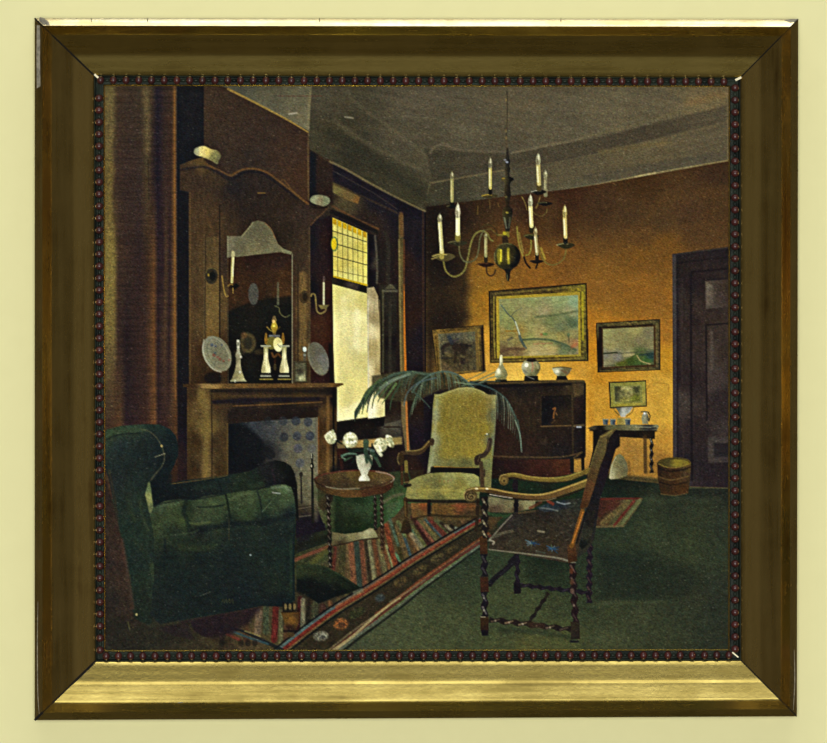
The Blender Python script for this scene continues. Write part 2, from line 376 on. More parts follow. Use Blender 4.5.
poly([(227,236),(242,236),(253,222),(258,220.5),(264,222),(270,228),(278,244),(284,249),(292,253),(292,386),(228,386)],
     [(235,265,'38200f'),(255,262,'2c170f'),(280,262,'301b12'),(240,285,'3b2110'),(265,280,'38200f'),(284,275,'44260f'),(284,295,'4a2c12'),(250,300,'3a2010'),
      (232,300,'3c240f'),(240,315,'14140f'),(265,310,'17170f'),(285,310,'15150f'),(240,340,'15130c'),(270,345,'14110c'),(286,345,'1b150c'),(250,360,'2a2412'),
      (240,375,'14100f'),(270,378,'120f10'),(286,375,'16110e')], 1.0, tx=(.16, 3, 3, 0))
poly([(228,312),(248,303),(270,298),(291,296),(291,384),(228,384)], '12120e', 2.5, .75)
poly([(227,236),(242,236),(248,229),(253,222),(258,220.5),(264,222),(270,228),(275,237),(278,244),(284,249),(292,252),(291,254.5),(280,252),(262,254),(245,256),(237,257),(234,256),(227,258)],
     [(230,245,'686248'),(240,245,'5f5a40'),(255,228,'57533a'),(262,235,'5c573c'),(250,250,'6a6344'),(275,250,'665f42'),(288,252,'73704e')], .9, tx=(.06, 4, 4, 0))
line([(242,236),(248,229),(253,222.5)], 1, '8d8960', .7, .7)
line([(265,223),(271,229),(275,238)], 1, '7c5c38', .7, .7)
line([(228,237),(228,256)], 1.4, '7e795a', .6, .8)
line([(227.8,258),(228,340),(228.3,384)], 1, '5a4c2c', .5, .8)
line([(292.3,254),(292.2,300),(292.4,384)], 1.1, '7e7a5c', .75, .7)
oval(253.5, 294, 5.2, 11, '46463c', 1.4, .85, tx=(.15, 2, 2, 0))
line([(278,283),(278,304)], (1.8,2.4), '59593e', .7, 1)
line([(275,306),(279,308),(280,313),(285,317),(290,315)], 1.1, '6c6a38', .6, .8)
for x, y, rx, ry, c in ((248,343,8,10,'5a4c26'),(248,343,4.5,6.5,'1e1c14'),(240,352,6,3,'3c3420'),(244,335,3,3,'5a3c1c'),(262,352,8,3,'3a3018')):
    oval(x, y, rx, ry, c, 2.2, .7, tx=(.2, 2, 2, 0))
line([(230,358),(255,357),(285,359)], 5, '14110e', .5, 2)

# candle sconces on the overmantel
sc = P('wall_sconce', ch, 'brass candle arm at the left of the mirror')
line([(222,276),(224,290),(226,296),(228,296)], 1.3, '8b7030', .85, .8)
line([(228,286),(231,284),(234,286)], 1.2, '8b6f30', .8, .8)
poly([(230,287),(236,283),(240,286),(234,290)], '14110c', 1)
line([(233,288),(233,293)], 1, '8b7030', .8, .8)
P('candle', sc, 'cream candle')
line([(233,255),(232.3,270),(231.8,282)], (2.6,2.6), 'a59b60', .95, .8); oval(233, 254.5, 1.8, 4, '9b9467', .9); line([(233.4,258),(232.8,276)], 1, 'd0c894', .7, .8)
sc = P('wall_sconce', ch, 'brass candle arm at the right of the mirror')
oval(304, 297, 4.8, 6.6, '3e2d16', 1, .95); oval(305, 297, 2.5, 4.2, '241a0e', 1, .8)
line([(301,293),(303,290),(307,290)], 1, '7a6230', .7)
line([(311,296),(312,294),(315,295),(316,303),(317,311),(321,313.5),(326,310),(324,305)], 1.5, '7d6a38', .9, .8)
poly([(318,305),(329,305),(326,309),(321,309)], '6e6034', .9)
P('candle', sc, 'small cream candle')
line([(323.7,283),(323.7,304)], 2.0, 'a8a47e', .9, .8); oval(324, 279, 1.2, 3.2, '55443a', .8, .8)

# mantel shelf and surround
su = P('mantelpiece', ch, 'dark brown wooden mantelpiece around the hearth')
poly([(187,385),(337,385),(337,478),(300,490),(187,490)],
     [(190,395,'3a2612'),(194,440,'3a2710'),(194,470,'33220f'),(202,400,'6a5326'),(207,430,'6b5828'),(207,470,'67522a'),(218,400,'3c2a14'),
      (219,440,'3d2b15'),(219,470,'36260f'),(250,392,'33241a'),(260,397,'3e2c16'),(300,396,'38280f'),(250,403,'1b1414'),(290,403,'1a130e'),(240,415,'221814'),
      (290,413,'1f1510'),(320,400,'2a1c12'),(320,430,'402810'),(319,460,'4a3012'),(328,410,'5f401c'),(328,440,'67481f'),(328,465,'6b4c22'),
      (334,400,'131010'),(334,440,'130f0e'),(334,470,'14100e')], 1, tx=(.12, 3, 8, 0))
line([(201,392),(202,400),(206,408),(206,476)], 6.5, '6e5a2a', .8, 4)
line([(211.5,395),(212,440),(212,478)], 1.4, '2a1d10', .7, 1)
line([(212,391),(260,391),(334,391)], 3, '1d1610', .8, 1.5)
line([(213,396),(260,396),(332,396)], 2.4, '4a3418', .6, 1.8)
line([(214,402),(260,400),(318,399)], 4, '18121a', .8, 1.8)
line([(233,406),(270,404.5),(322,402)], 1.2, '64431e', .8, .8)
line([(216,408),(226,407)], 4, '4b2f18', .5, 3)
poly([(228,410),(318,406),(318,418),(228,423)], [(240,416,'201611'),(290,412,'1e1512'),(315,412,'1a110e')], 2, .7)
line([(227.5,424),(227.5,474)], 1.4, '55421c', .8, .9)
line([(318.5,417),(318.5,440),(318.5,476)], 1.4, '7a4a1e', .6, 1)
line([(328,398),(328,474)], 3, '7c5828', .6, 2)
line([(333.5,392),(333.5,476)], 2, '0e0d0e', .9, 1)
P('mantel_shelf', ch)
poly([(183,384),(210,383.5),(270,383.5),(342,383),(344,384.5),(338,387),(211,388.5),(183,387)],
     [(190,386,'35200f'),(208,386,'83693a'),(230,386,'604520'),(270,386,'573c1a'),(320,385,'5a3f1e'),(341,384,'6a4c20')], .8, tx=(.15, 5, 2, 0))
he = P('hearth_opening', ch, 'hearth lined with blue and grey tiles')
poly([(228.5,424),(260,421),(316,417.5),(318,520),(228.5,520)],
     [(235,430,'10131b'),(240,450,'0b0e17'),(250,465,'0c0f16'),(255,427,'2c3036'),(270,430,'383a3a'),(265,450,'1a1c20'),(275,455,'2e2c28'),
      (285,425,'4a4a40'),(300,427,'5c5a46'),(312,430,'605e4a'),(290,445,'5d5b46'),(305,455,'63604a'),(290,460,'5a5640'),(312,470,'6a664c'),
      (305,490,'5f5b42'),(308,505,'57533c'),(300,515,'2a2618'),(280,475,'2a2a26')], 1, tx=(.09, 4, 4, 0))
poly([(229,425),(247,426),(254,432),(262,440),(266,450),(264,462),(255,470),(229,474)], '0b0e16', 4, .85)
poly([(262,447),(272,447),(276,455),(272,460),(262,458)], '15161a', 2.5, .8)
for x, y, c, a in ((308,422,'2e323c',.75),(296,421,'262b36',.8),(283,421,'262a34',.6),(284,437,'2b2f34',.85),(297,436,'383b44',.8),(310,436,'353a48',.85),
                   (298,448.5,'48474e',.7),(311.5,448.5,'505154',.4),(300,463,'42464e',.6),(284,456,'46463c',.5),(268,421,'1f2326',.5)):
    oval(x, y, 4.4, 4.6, c, 1.5, a, tx=(.25, 1.6, 1.6, 0))
line([(317,418),(317.5,475)], 1.2, '7e7c66', .7)
line([(290,471),(316,471)], .8, '45432e', .6)

# things on the mantel shelf
pt = P('painted_plate', None, 'pale plate with red and blue flowers standing at the left of the painted mantel')
oval(216.8, 353.8, 13.6, 18.8, [(208,342,'76735a'),(216,350,'6c6a52'),(224,360,'6e6b50'),(215,368,'747056'),(206,356,'7c7a5c'),(226,366,'767256')], .9, .98, -27, tx=(.06, 3, 3, 0), n=26)
line([(204,340),(203,350),(206,360),(213,369),(221,372)], 1.5, '95937a', .7, .9); line([(208,337),(215,338),(222,343),(229,354),(230,364),(226,370)], 1.2, '88866a', .6, .9)
line([(209,340),(207,350),(211,361),(219,368),(226,366),(227,356),(221,346),(213,341)], .8, '5a5a46', .55, .8)
for x, y, r, c in ((212,345,1.6,'34405a'),(215.5,346,1.1,'3c4660'),(214,355,1.7,'7a4030'),(217.5,357,1.3,'84483a'),(220,359,1.4,'74382c'),(223.5,361,1.2,'7e4432'),(229,360,1,'7a4a38'),(222,345,.9,'3e4658'),(215,353,1.2,'3e4c52')): oval(x, y, r, r, c, .9, .65)
P('plate_shadow', pt); oval(213, 378, 9, 6, '17120f', 2.5, .8)
cs = P('painted_candlestick', None, 'pale turned candlestick beside the painted plate')
lathe(238.3, [(340,1.4),(343,2),(348,1.3),(352,1.5),(354,2.6),(356,3),(358,2.2),(364,2.2),(370,3.2),(374,4.6),(378,6),(381,7.6)], [(236,345,'6a6a56'),(238,350,'8c8a70'),(236,360,'706a4c'),(240,364,'8f8a66'),(236,376,'76704a'),(240,378,'8a8458'),(242,380,'99946a')], .8)
for x, y in ((238,341),(238.2,347),(241,357),(240,372),(235,381)): oval(x, y, 1.1, 1.3, 'b0ae98', .8, .8)
line([(231,381),(246,381)], 1.2, '8c8866', .8, .8)
bc = P('painted_mantel_clock', None, 'white-columned black and gilt clock in the middle of the painted mantel')
poly([(262,375),(290,375),(291,383),(259,383)], '120f10', 1)
poly([(268,340),(285,340),(285,376),(268,376)], '16110d', 2, .85)
P('gilt_finial', bc, 'gilt eagle finial'); lathe(274.3, [(316,1),(320,2.4),(322,1.5),(325,2.8),(328,3.6),(331,2),(335,1.2)], [(274,318,'5a4a2a'),(274,324,'a08c30'),(275,329,'8a7424'),(274,334,'5c4c20')], .8)
line([(267,327),(270,330),(274,332)], 1.2, '8a7830', .8, .8); line([(280,327),(277,330)], 1.2, '4a3c18', .8, .8); oval(273.6, 321.5, 1.5, 1.6, 'c89c5a', .8, .85); oval(274, 326, 1.2, 1, 'd0c050', .7, .85)
line([(270,336),(279,336)], 2.4, '66665a', .9, .8)
P('clock_body', bc); oval(271.6, 343, 6, 6.4, '6c6426', .9, .95)
for x in (266,283): lathe(x, [(333,.6),(336,1.2),(340,1.6),(344,1)], '7a5a1e', .8)
P('clock_face', bc, 'round white clock face'); oval(278, 344.5, 4.7, 7.3, [(276,342,'bcb474'),(279,346,'c8c48c'),(280,340,'b0a868')], .9, .98, -6); line([(277.5,344),(279,346),(280.5,347.5)], .7, '4a4a3a', .7, .6)
line([(272,353),(274,357),(278,354),(281,357)], 2.2, '6a441c', .8, 1.2); oval(275, 367, 1.5, 3.4, '4e4422', 1, .7); oval(275, 361, 1.2, 3, '3a2412', 1, .7)
for x in (266, 284.3):
    P('clock_column', bc, 'white tapering column')
    lathe(x, [(346.5,2.6),(349,2.2),(354,2.1),(359,2.3),(363,3.2),(367,4.2),(371,4.7),(373,4.3)], [(x - 1.5, 350, '8c8858'), (x + 1, 356, 'b0aa7c'), (x - 3, 369, '8c865a'), (x + 2, 369, 'bdb78a'), (x + 1, 363, 'a6a074')], .9)
    line([(x - 4.5, 346), (x + 4.5, 346)], 1.6, '8f8f70', .95, .8); line([(x, 349), (x + .4, 368)], 1, 'd2cca4', .5, 1)
    poly([(x - 6, 373), (x + 5.5, 373), (x + 6.5, 381), (x - 7, 381)], '111113', .8)
    line([(x - 5, 376), (x + 4.5, 376)], 1.5, '8c8c74', .9, .7); line([(x - 6, 379.2), (x + 6.5, 379.2)], 1.3, '8a7a34', .8, .7)
sf = P('painted_standing_photograph', None, 'small framed photograph standing at the right of the painted mantel')
poly([(293.5,361),(307,361),(307,382),(293.5,382)], '3c3620', .8)
poly([(295.5,363),(305.5,363),(305.5,381),(295.5,381)], [(298,366,'4e4c34'),(304,366,'56533a'),(300,372,'35301f'),(297,378,'5c5a40'),(301,378,'9c9870'),(304,379,'7c7852')], .8, tx=(.2, 2, 2, 0))
fg = P('painted_figurine', None, 'small white-headed ornament behind the painted standing photograph')
line([(305,352),(304.5,360)], 3, '4a4634', .8, 1); oval(304.6, 349.3, 2.1, 2.5, 'b0b8a8', .9, .95); line([(302,346),(303,352)], 1, '32301f', .6); oval(304.5, 355, 1.4, 1.2, '8a8c78', .8, .7)
pt = P('painted_plate', None, 'plain grey plate standing at the right of the painted mantel')
oval(318.2, 358.4, 9.8, 17, [(312,350,'5f5a42'),(318,350,'5c5848'),(322,360,'66645a'),(326,368,'6a6858'),(315,365,'625e4a'),(320,372,'716e56')], 1, .98, -19, tx=(.06, 3, 3, 0), n=26)
line([(309,344),(308.5,354),(311,364),(317,373),(323,375),(328,370)], 1.2, '7a7658', .55, 1)
# ================================================================== floor
fl = P('painted_green_carpet', None, 'green carpet floor in the painting')
poly([(101,500),(334,478),(410,470),(500,468),(560,470),(600,477),(657,483),(672,486),(734,488),(734,660),(101,660)],
     [(630,470,'14180f'),(610,482,'151c14'),(640,483,'191f14'),(665,490,'1f2417'),(700,490,'1e2219'),(727,492,'1c2019'),(655,503,'2c3521'),(700,510,'2c3420'),
      (727,520,'283020'),(650,530,'2f3922'),(690,545,'2f3820'),(620,545,'29331f'),(720,560,'2a3320'),(615,560,'1f291d'),(640,570,'202a1c'),(600,580,'222c1d'),
      (660,585,'272f1c'),(690,590,'2a2f1d'),(640,595,'232c1c'),(720,590,'252c1f'),(600,600,'27301d'),(610,612,'353c22'),(640,615,'373d24'),(680,612,'2c3320'),
      (720,615,'252c1e'),(660,640,'313720'),(610,640,'3d4326'),(720,640,'272d1e'),(560,640,'434823'),(530,645,'4a4b24'),(500,640,'3f4625'),(460,640,'3e4526'),
      (420,645,'424829'),(380,640,'42482b'),(360,648,'3d432a'),(420,610,'3f4629'),(440,590,'323a22'),(470,580,'303a22'),(470,560,'263120'),(455,575,'2c3622'),
      (450,620,'3f4627'),(500,600,'3a4325'),(530,600,'3c4526'),(500,570,'2b3520'),(540,575,'1c2718'),(560,585,'202a19'),(540,615,'3a4124'),(500,625,'333b22'),
      (560,600,'343c22'),(550,560,'1a2417'),(480,480,'122014'),(530,485,'182714'),(570,482,'1a2a15'),(540,470,'22140e'),(350,500,'1f2f16'),(370,505,'263c1c'),
      (365,520,'1a2912'),(395,505,'324a22'),(400,515,'3a5428'),(345,525,'142010'),(380,485,'2a2a18'),(320,540,'1b2214'),(320,560,'1c2410'),
      (110,640,'29281b'),(160,640,'2a281a'),(200,640,'2e2a1a'),(240,630,'2b1f18'),(150,600,'1c231b')], 1.4, tx=(.13, 4, 2.2, 0))
poly([(480,452),(574,452),(573,474),(540,480),(480,478)], [(497,462,'22100f'),(510,465,'2b1310'),(540,468,'401b11'),(565,466,'4a2110'),(540,475,'35190f'),(500,474,'22150c')], 1.4)
line([(336,500),(344,530),(350,545)], 6, '1c2412', .5, 4)
line([(600,476),(630,478),(665,482)], 5, '121a12', .6, 3)
line([(674,487.5),(727,488)], 1.3, '4c4a2c', .7, 1)
line([(595,504),(650,500),(720,500)], 5, '363f27', .4, 5)
poly([(600,552),(640,556),(690,568),(705,585),(680,598),(600,600)], '1a2319', 12, .55)
line([(600,602),(665,602)], 3, '3f4628', .45, 3)
line([(590,604),(640,603),(655,603)], 3, '3c4327', .4, 3)
line([(500,630),(540,632),(572,638)], 5, '28301c', .7, 4)
line([(380,622),(400,610)], .7, '565b3c', .4)
for k in range(60):
    x = random.uniform(345, 725); y = random.uniform(520, 645)
    line([(x, y), (x + random.uniform(4, 16), y + random.uniform(-.6, .6))], random.uniform(.8, 2), random.choice(['4b5030', '262e1d', '3a4428', '1f281b']), .22, 1.4)

poly([(297,503),(334,497),(334,545),(297,560)], [(300,510,'262117'),(320,505,'3a3822'),(305,530,'14131a'),(330,520,'3a4020'),(320,540,'1c2014'),(332,535,'1c2414')], 3, .95)
line([(318,478),(320,500),(322,525)], 5, '4c4e2c', .6, 4); line([(333,500),(332,540)], 4, '2a381c', .6, 3)
poly([(341,498),(372,496),(372,522),(345,530)], [(345,505,'26301a'),(360,500,'1c2a14'),(360,510,'2a3c22'),(355,520,'18240f'),(370,508,'2c4022')], 3, .8)
poly([(386,505),(402,500),(402,520),(388,528)], [(392,506,'3c4a2c'),(398,510,'3e5c34'),(392,518,'38502c')], 2.5, .8); line([(384,502),(394,496),(403,494)], 3, '5a5438', .7, 2)
line([(385,524),(393,520),(402,512)], 3, '54502c', .6, 2)
P('hearth_tiles', ch)
poly([(297,476),(318,475),(318,509),(297,510)], [(302,480,'5c583f'),(312,480,'666148'),(305,495,'5a563d'),(313,500,'545038'),(300,506,'3c3826')], 1.4, tx=(.1, 3, 3, 0))
P('pilaster_foot', ch)
poly([(318,474),(333,474),(333,500),(324,512),(318,506)], [(320,480,'45301a'),(328,480,'4c3a1e'),(322,495,'35301a'),(331,495,'231c10')], 1.2)
fe = P('painted_fender', None, 'dark hearth fender in the painting')
poly([(296,507),(316,504),(322,520),(326,530),(296,536)], [(300,510,'2a241a'),(312,508,'3a3222'),(305,520,'131018'),(318,524,'15101a')], 1)
line([(297,509),(315,506)], 1.2, '4e4836', .8); line([(297,517),(313,515)], 1.4, '514a3a', .7)
poly([(296,521),(315,519),(325,524),(325,529),(296,538)], '15101c', 1.6)
ir = P('painted_fire_iron', None, 'tall fire iron beside the painted hearth')
line([(312,456),(312.4,480),(313,522)], (1.8,3.2), '14130f', .95, .9); oval(312, 466, 2.0, 3.6, '1c1a14', .8); oval(312, 456, 1.3, 2.6, '23201a', .8)
line([(311.5,454),(311.7,458)], 1, 'a8a488', .8, .7); oval(311.3, 466, .8, 1.3, 'b4b090', .7, .8)
line([(315,500),(316,520)], 4, '6a6648', .35, 3)
ir = P('painted_fire_iron', None, 'short fire iron beside the painted hearth')
line([(301,476),(301.6,503)], (1.5,2), '23201a', .9, .8); oval(301, 474.5, 1.9, 2.6, '2a261c', .8); line([(301,467),(301,470)], 1, '8c886c', .6)
# ---- big striped rug
rg = P('painted_rug', None, 'striped red, cream and green rug on the painted floor')
poly([(185,660),(215,600),(300,552),(345,537),(378,528),(395,516),(406,503),(425,505),(480,505),(494,520),(480,545),(462,556),(410,590),(376,613),(356,635),(335,650),(325,660)],
     [(220,640,'2f2516'),(250,640,'4a3c22'),(270,635,'453a20'),(300,560,'2c3018'),(320,555,'3c3a20'),(350,560,'4c3820'),(370,560,'54442a'),(390,545,'4c3c20'),
      (420,530,'43371c'),(445,520,'40331a'),(470,515,'3a2c16'),(330,610,'30291a'),(400,580,'3a2c18'),(450,545,'3c2c18'),(300,620,'2c2618')], 1, tx=(.22, 3, 3, 0))
def stripes(rows):
    for (ax, ay, bx, by, w, c) in rows:
        c_ = hx(c); c_ = tuple(.80 * c_ + .20 * (c_.mean() * .6 + np.array([24, 18, 8]))); line([(ax, ay), (bx, by)], w, c_, .82, 1.7, curve=False, tx=(.35, 1.6, 3, 0))
stripes([(335,548,333,572,4,'5c1f14'),(343,545,341,580,7,'3c3818'),(347.5,544,350,582,4,'5f4a26'),(351,544,354,583,6,'7e4526'),(356.5,543,360,590,5.5,'27382c'),
         (361.5,542,365.5,590,4.5,'733820'),(366,541,371,586,4,'2c2416'),(369,541,375,584,3.6,'747048'),(374,541,380,580,3.8,'6c3618'),(379,541,386,577,4.4,'6a6034'),
         (383,543,391,574,3.4,'7a421e'),(386.5,546,394,571,2.8,'7d7c4c'),(390,550,400,568,4.5,'2d100f'),(395,554,402,562,3.5,'4f7a52'),
         (386,526,396,568,5,'8c3314'),(393,525,402,560,4,'37300f'),(390,520,398,545,3,'4a6046'),(397,526,408,560,4.5,'5d4a24'),(402,530,412,560,2.6,'2f4a52'),
         (398,522,405,536,4,'55602f'),(405,525,418,556,4.5,'5a3a1a'),(409,532,420,553,2.6,'82653a'),(412,527,428,550,4.4,'5a5a2c'),(412,530,424,551,2,'3f5a3c'),
         (418,528,434,551,4.2,'4a3018'),(412,535,428,555,4.4,'7c7250'),(413,517,430,545,5,'3b1410'),(418,522,435,545,3.5,'80402a'),(420,520,442,545,5,'5a5228'),
         (425,519,446,541,3.2,'344c4c'),(430,519,450,541,5.5,'6c2418'),(436,520,455,537,5,'4c552a'),(441,523,455,537,3,'26140f'),(446,526,458,535,3.4,'756848'),
         (451,526,461,533,3.4,'17100e'),(456,528,464,533,3,'6a705a'),(424,522,430,530,2,'7a5c30'),(462,520,472,530,5,'55351a')])
stripes([(222,607,222,640,5,'251c18'),(247,609,246,640,6,'4a2c18'),(259,612,257,640,7,'63503a'),(266,608,266,632,6,'38422a'),(276,604,274,640,6,'63130f'),(276,622,274,640,5,'6e1c14'),
         (281,612,281,645,4,'625c38'),(286,625,285,646,4,'55301a'),(300,598,297,634,4,'4a0f10'),(303,600,303,634,4.5,'6f6a4c'),(309,600,308,628,3.5,'1f1a12'),
         (315,604,314,624,6,'3c4026'),(323,606,321,620,6,'3d1e14'),(330,603,334,614,5,'6a3e20'),(338,600,343,608,5,'4a3a1e'),(346,596,350,603,6,'45401f')])
line([(295,560),(312,553),(331,546)], 3.6, '6c3a24', .85, 1.4); line([(295,548),(315,541),(330,537)], 5, '16180f', .7, 2)
line([(297,572),(315,563),(330,552)], 8, '354320', .5, 4); line([(312,563),(327,550)], 5, '54501f', .5, 3)
# border bands, running away to the right
def band(off0, off1, w0, w1, c, a=.9, s=1.0, seg=None):
    base = [(268,654),(281,644),(308,623),(335,604),(360,589),(384,574),(405,560),(430,545),(452,532),(478,517)]
    n = len(base); lo, hi = seg or (0, n)
    pts = []
    for k in range(lo, hi):
        t = k / (n - 1); o = off0 + (off1 - off0) * t
        pts.append((base[k][0] + o * .55, base[k][1] + o * .85))
    line(pts, (w0, w1), c, a, s, tx=(.28, 3, 2, -33))
band(25, 12, 44, 26, '2f2818', .9, 2)
band(24, 12, 26, 14, '2c2414', .7, 3)
band(0, 0, 2, 1.6, '141013', .95); band(3, 2.5, 3.8, 2, '4c5b56', .85); band(6.5, 4, 5, 3, '6d2216', .95); band(9, 6, 2.2, 2, '6a5830', .6)
band(4, 3, 4, 3, '7a3e20', .7, 1.2, (3, 9)); band(11, 8, 2.6, 1.8, '161410', .85)
band(42, 22, 5, 2.5, '5e2a1e', .85); band(38, 20, 2, 1.2, '7d6a48', .6); band(45, 24.5, 4, 2, '5a604a', .75); band(49, 26.5, 3, 1.6, '1d1f16', .9)
band(38, 19, 3, 2, '843a1c', .6, 1, (4, 10)); band(43, 24, 2, 1.4, '4c5c30', .7, 1, (4, 9))
line([(334,650),(352,637),(362,628),(378,614),(392,603),(400,598)], (3.2,1.6), '8a8258', .85, .9)
line([(390,602),(410,590),(425,580)], 1.6, '68664a', .5, 1)
for x, y, rx, ry, r, c, d in ((341,624,7.5,6,-8,'7c4620','3a2214'),(321,636,7.5,5,-5,'6c6a56','33322a'),(357,613,9,4.5,-30,'2e3018','26280f'),(380,598,5,4,-20,'343c38','222a28'),
                             (400,582,8,4,-32,'4a3a1c','2a2214'),(420,570,8,3.6,-32,'4c4020','2a2012'),(437,558,7,3,-32,'504424','1d160f'),(452,549,6,2.6,-32,'4a3c1e','1c150e')):
    oval(x, y, rx, ry, c, 2.2, .75, r, tx=(.5, 1.6, 1.6, 0)); oval(x + 1, y + .5, rx * .45, ry * .35, d, 1.6, .6, r + 20)
line([(318,638),(323,634),(326,636)], 1, '8f8c78', .6)
line([(334,626),(341,621),(347,624)], 1, 'a45c2a', .6)
poly([(352,590),(362,588),(364,592),(354,596)], '6c6a4c', 1.6, .6)
line([(231,628),(245,632),(262,640),(282,650)], (2,4), '1a1c1c', .9, 1); line([(234,632),(250,638),(268,644)], 2.2, '2f4444', .85, 1)
line([(227,634),(240,640)], 3, '6a2a1c', .8, 1.4); line([(245,631),(260,636)], 1.6, '74683c', .7)
for x in (210,222,241,248,255): oval(x, 643, 3, 3.6, '17150f', 1.6, .6)
line([(185,646),(200,640),(215,645)], 5, '544724', .5, 4, tx=(.3, 2, 2, 0))
poly([(180,622),(225,612),(262,606),(250,622),(232,634),(190,640)], '1c1118', 5, .8)

r2 = P('painted_small_rug', None, 'dark red rug end behind the carved chair in the painting')
poly([(592,498),(643,498),(640,504),(624,527),(584,528)], [(600,505,'3c1c14'),(612,505,'4a2416'),(604,520,'3c2816'),(630,505,'4c4426'),(615,522,'4a4626')], 1.2, tx=(.2, 2, 2, 0))
line([(598,499),(640,498.5)], 1.8, '5a1c14', .9, 1); line([(640,500),(622,524)], 3.2, '5c6038', .8, 1.2); line([(634,501),(614,526)], 2.6, '64261a', .9, 1)
line([(627,503),(603,523)], 6, '5c4e2a', .8, 2, tx=(.3, 1.6, 1.6, 0)); line([(614,503),(600,516)], 3, '4c2216', .7, 1.4); line([(590,527),(622,526)], 2, '5a5230', .7, 1)

# ================================================================== end wall furnishings
def frame(o, i, c_out, c_in, c_edge):
    poly(o, c_edge, .9); 
    s = lambda p, q, t: (p[0] + (q[0] - p[0]) * t, p[1] + (q[1] - p[1]) * t)
    poly([s(a, b, .14) for a, b in zip(o, i)], c_out, .9, tx=(.4, 3, 2, 0))
    poly([s(a, b, .80) for a, b in zip(o, i)], c_in, .8)

pc = P('painted_landscape_picture', None, 'large gilt-framed landscape hanging on the painted wall')
o = [(488.5,291),(586.5,283),(588.5,361),(490,363)]; i = [(498,298),(578,294),(579,355),(499,357.5)]
frame(o, i, [(492,320,'4b3a14'),(540,290,'4e3c16'),(584,320,'6a5c20'),(540,359,'544216'),(584,300,'77681e'),(492,295,'4c3c18')], '98842c', '1e160c')
line([(494,297),(494,330),(495,358)], 1.3, '8f7c2c', .8, .8); line([(497,299),(497.6,356)], .9, 'b59c34', .7, .7); line([(582.5,292),(583,340)], 1.8, 'a59824', .7, 1)
line([(495,294),(540,290),(580,287)], 1.2, '77662a', .7, .8); line([(492,361),(540,360),(584,358)], 1.6, '8e7b34', .6, 1); line([(587,330),(587.5,352)], 2.4, '2c1a0e', .8, 1)
for k in range(26):
    x, y = random.choice([(493 + random.uniform(-2, 2), random.uniform(298, 356)), (583.5 + random.uniform(-2, 2), random.uniform(290, 352)), (random.uniform(500, 578), 291 + random.uniform(-3, 3)), (random.uniform(500, 578), 359 + random.uniform(-2, 2))])
    oval(x, y, 1.1, .9, random.choice(['b09c3c', '2a1f10', '7a6a2c']), 1, .4)
P('painting_scene', pc)
poly([(499,299),(578,295),(578.5,354.5),(500,356.5)],
     [(505,303,'84834e'),(530,300,'868a54'),(560,300,'86905c'),(574,302,'839468'),(505,315,'84884e'),(525,312,'8f8a58'),(545,313,'938a5e'),(570,312,'8f8e60'),
      (510,325,'7d8048'),(530,322,'88844e'),(550,320,'6e7646'),(572,322,'5c6a46'),(560,328,'66704a'),(505,335,'8f7e40'),(520,331,'8c7a3e'),(540,333,'9a8e56'),
      (560,335,'8e8448'),(575,335,'86804c'),(510,342,'8a804a'),(530,338,'8c8a4c'),(550,340,'88864c'),(505,350,'6a5430'),(515,352,'755e36'),(535,350,'a3935c'),
      (550,350,'a09058'),(565,350,'6e7448'),(575,352,'83784c'),(575,343,'8f6e42')], .8, tx=(.10, 4, 1.6, -5))
line([(536,317),(556,315),(577,311)], 2.4, '545f38', .65, 1.6); line([(566,316),(574,325)], 6, '56653e', .5, 3)
line([(520,340),(540,339),(558,342),(576,350)], 2, '4d5a38', .85, 1.2); line([(556,343),(574,352)], 4, '56603c', .6, 2)
line([(506,331),(517,331)], 1.4, '8a6416', .7); line([(499,341),(515,345)], 1, '6a6038', .6)
line([(501,305),(508,314),(514,320),(518,330),(522,341),(526,348)], (1.1,2.0), '59624a', .9, .8); line([(511,316),(516,311),(522,308)], .9, '5a6144', .8, .7)
line([(515.5,322),(519.5,334)], 1.5, 'a9ab84', .9, .7); line([(519,336),(524,346)], 2.2, '4c5846', .8, .8)
oval(545, 334, 3, 1.5, '587838', 1.2, .7); oval(541.5, 334.5, 1.6, 1.2, '84582c', 1, .7); oval(568.5, 335, 1.6, 2, '56663e', .9, .8); line([(568.6,337),(569,343)], .8, '4c4a30', .7)
line([(508,340),(512,338)], 2.4, '5a5238', .8, 1); line([(534,344),(552,343)], 1.2, '9a6a48', .5, .9); line([(572,347),(576,344)], 3, '9c6236', .6, 1.4)
line([(501,352),(510,349),(524,349)], 2.6, '5c4226', .7, 1.4)

pl = P('painted_small_dark_picture', None, 'small dim framed picture in the painted corner')
o = [(431.5,329.5),(483.5,325),(484.5,371),(437,377)]; i = [(437.5,333),(476,330.5),(478,372),(440,374)]
frame(o, i, [(434,350,'4c3a14'),(455,329,'4f3a16'),(480,345,'52401a'),(478,330,'6a5320'),(434,335,'6a5120')], '6a5424', '1d130c')
line([(482,328),(483,350),(484,370)], 3, '2e1c0e', .85, 1.4); line([(478,330),(479,350),(480,368)], 1, '8d7430', .6, .8); line([(433,331),(436,352),(437,372)], 1, '7a5c26', .6, .8)
P('painting_scene', pl)
poly([(438,334),(475,331.5),(476.5,370),(441,373)],
     [(442,340,'5a5438'),(455,336,'4c4a38'),(470,336,'5c573a'),(445,348,'3f3826'),(460,348,'2f261a'),(470,347,'4a4228'),(450,360,'40361c'),(465,358,'423720'),(445,368,'57482a'),(470,367,'4f4426')], .9, tx=(.3, 2, 2, 0))
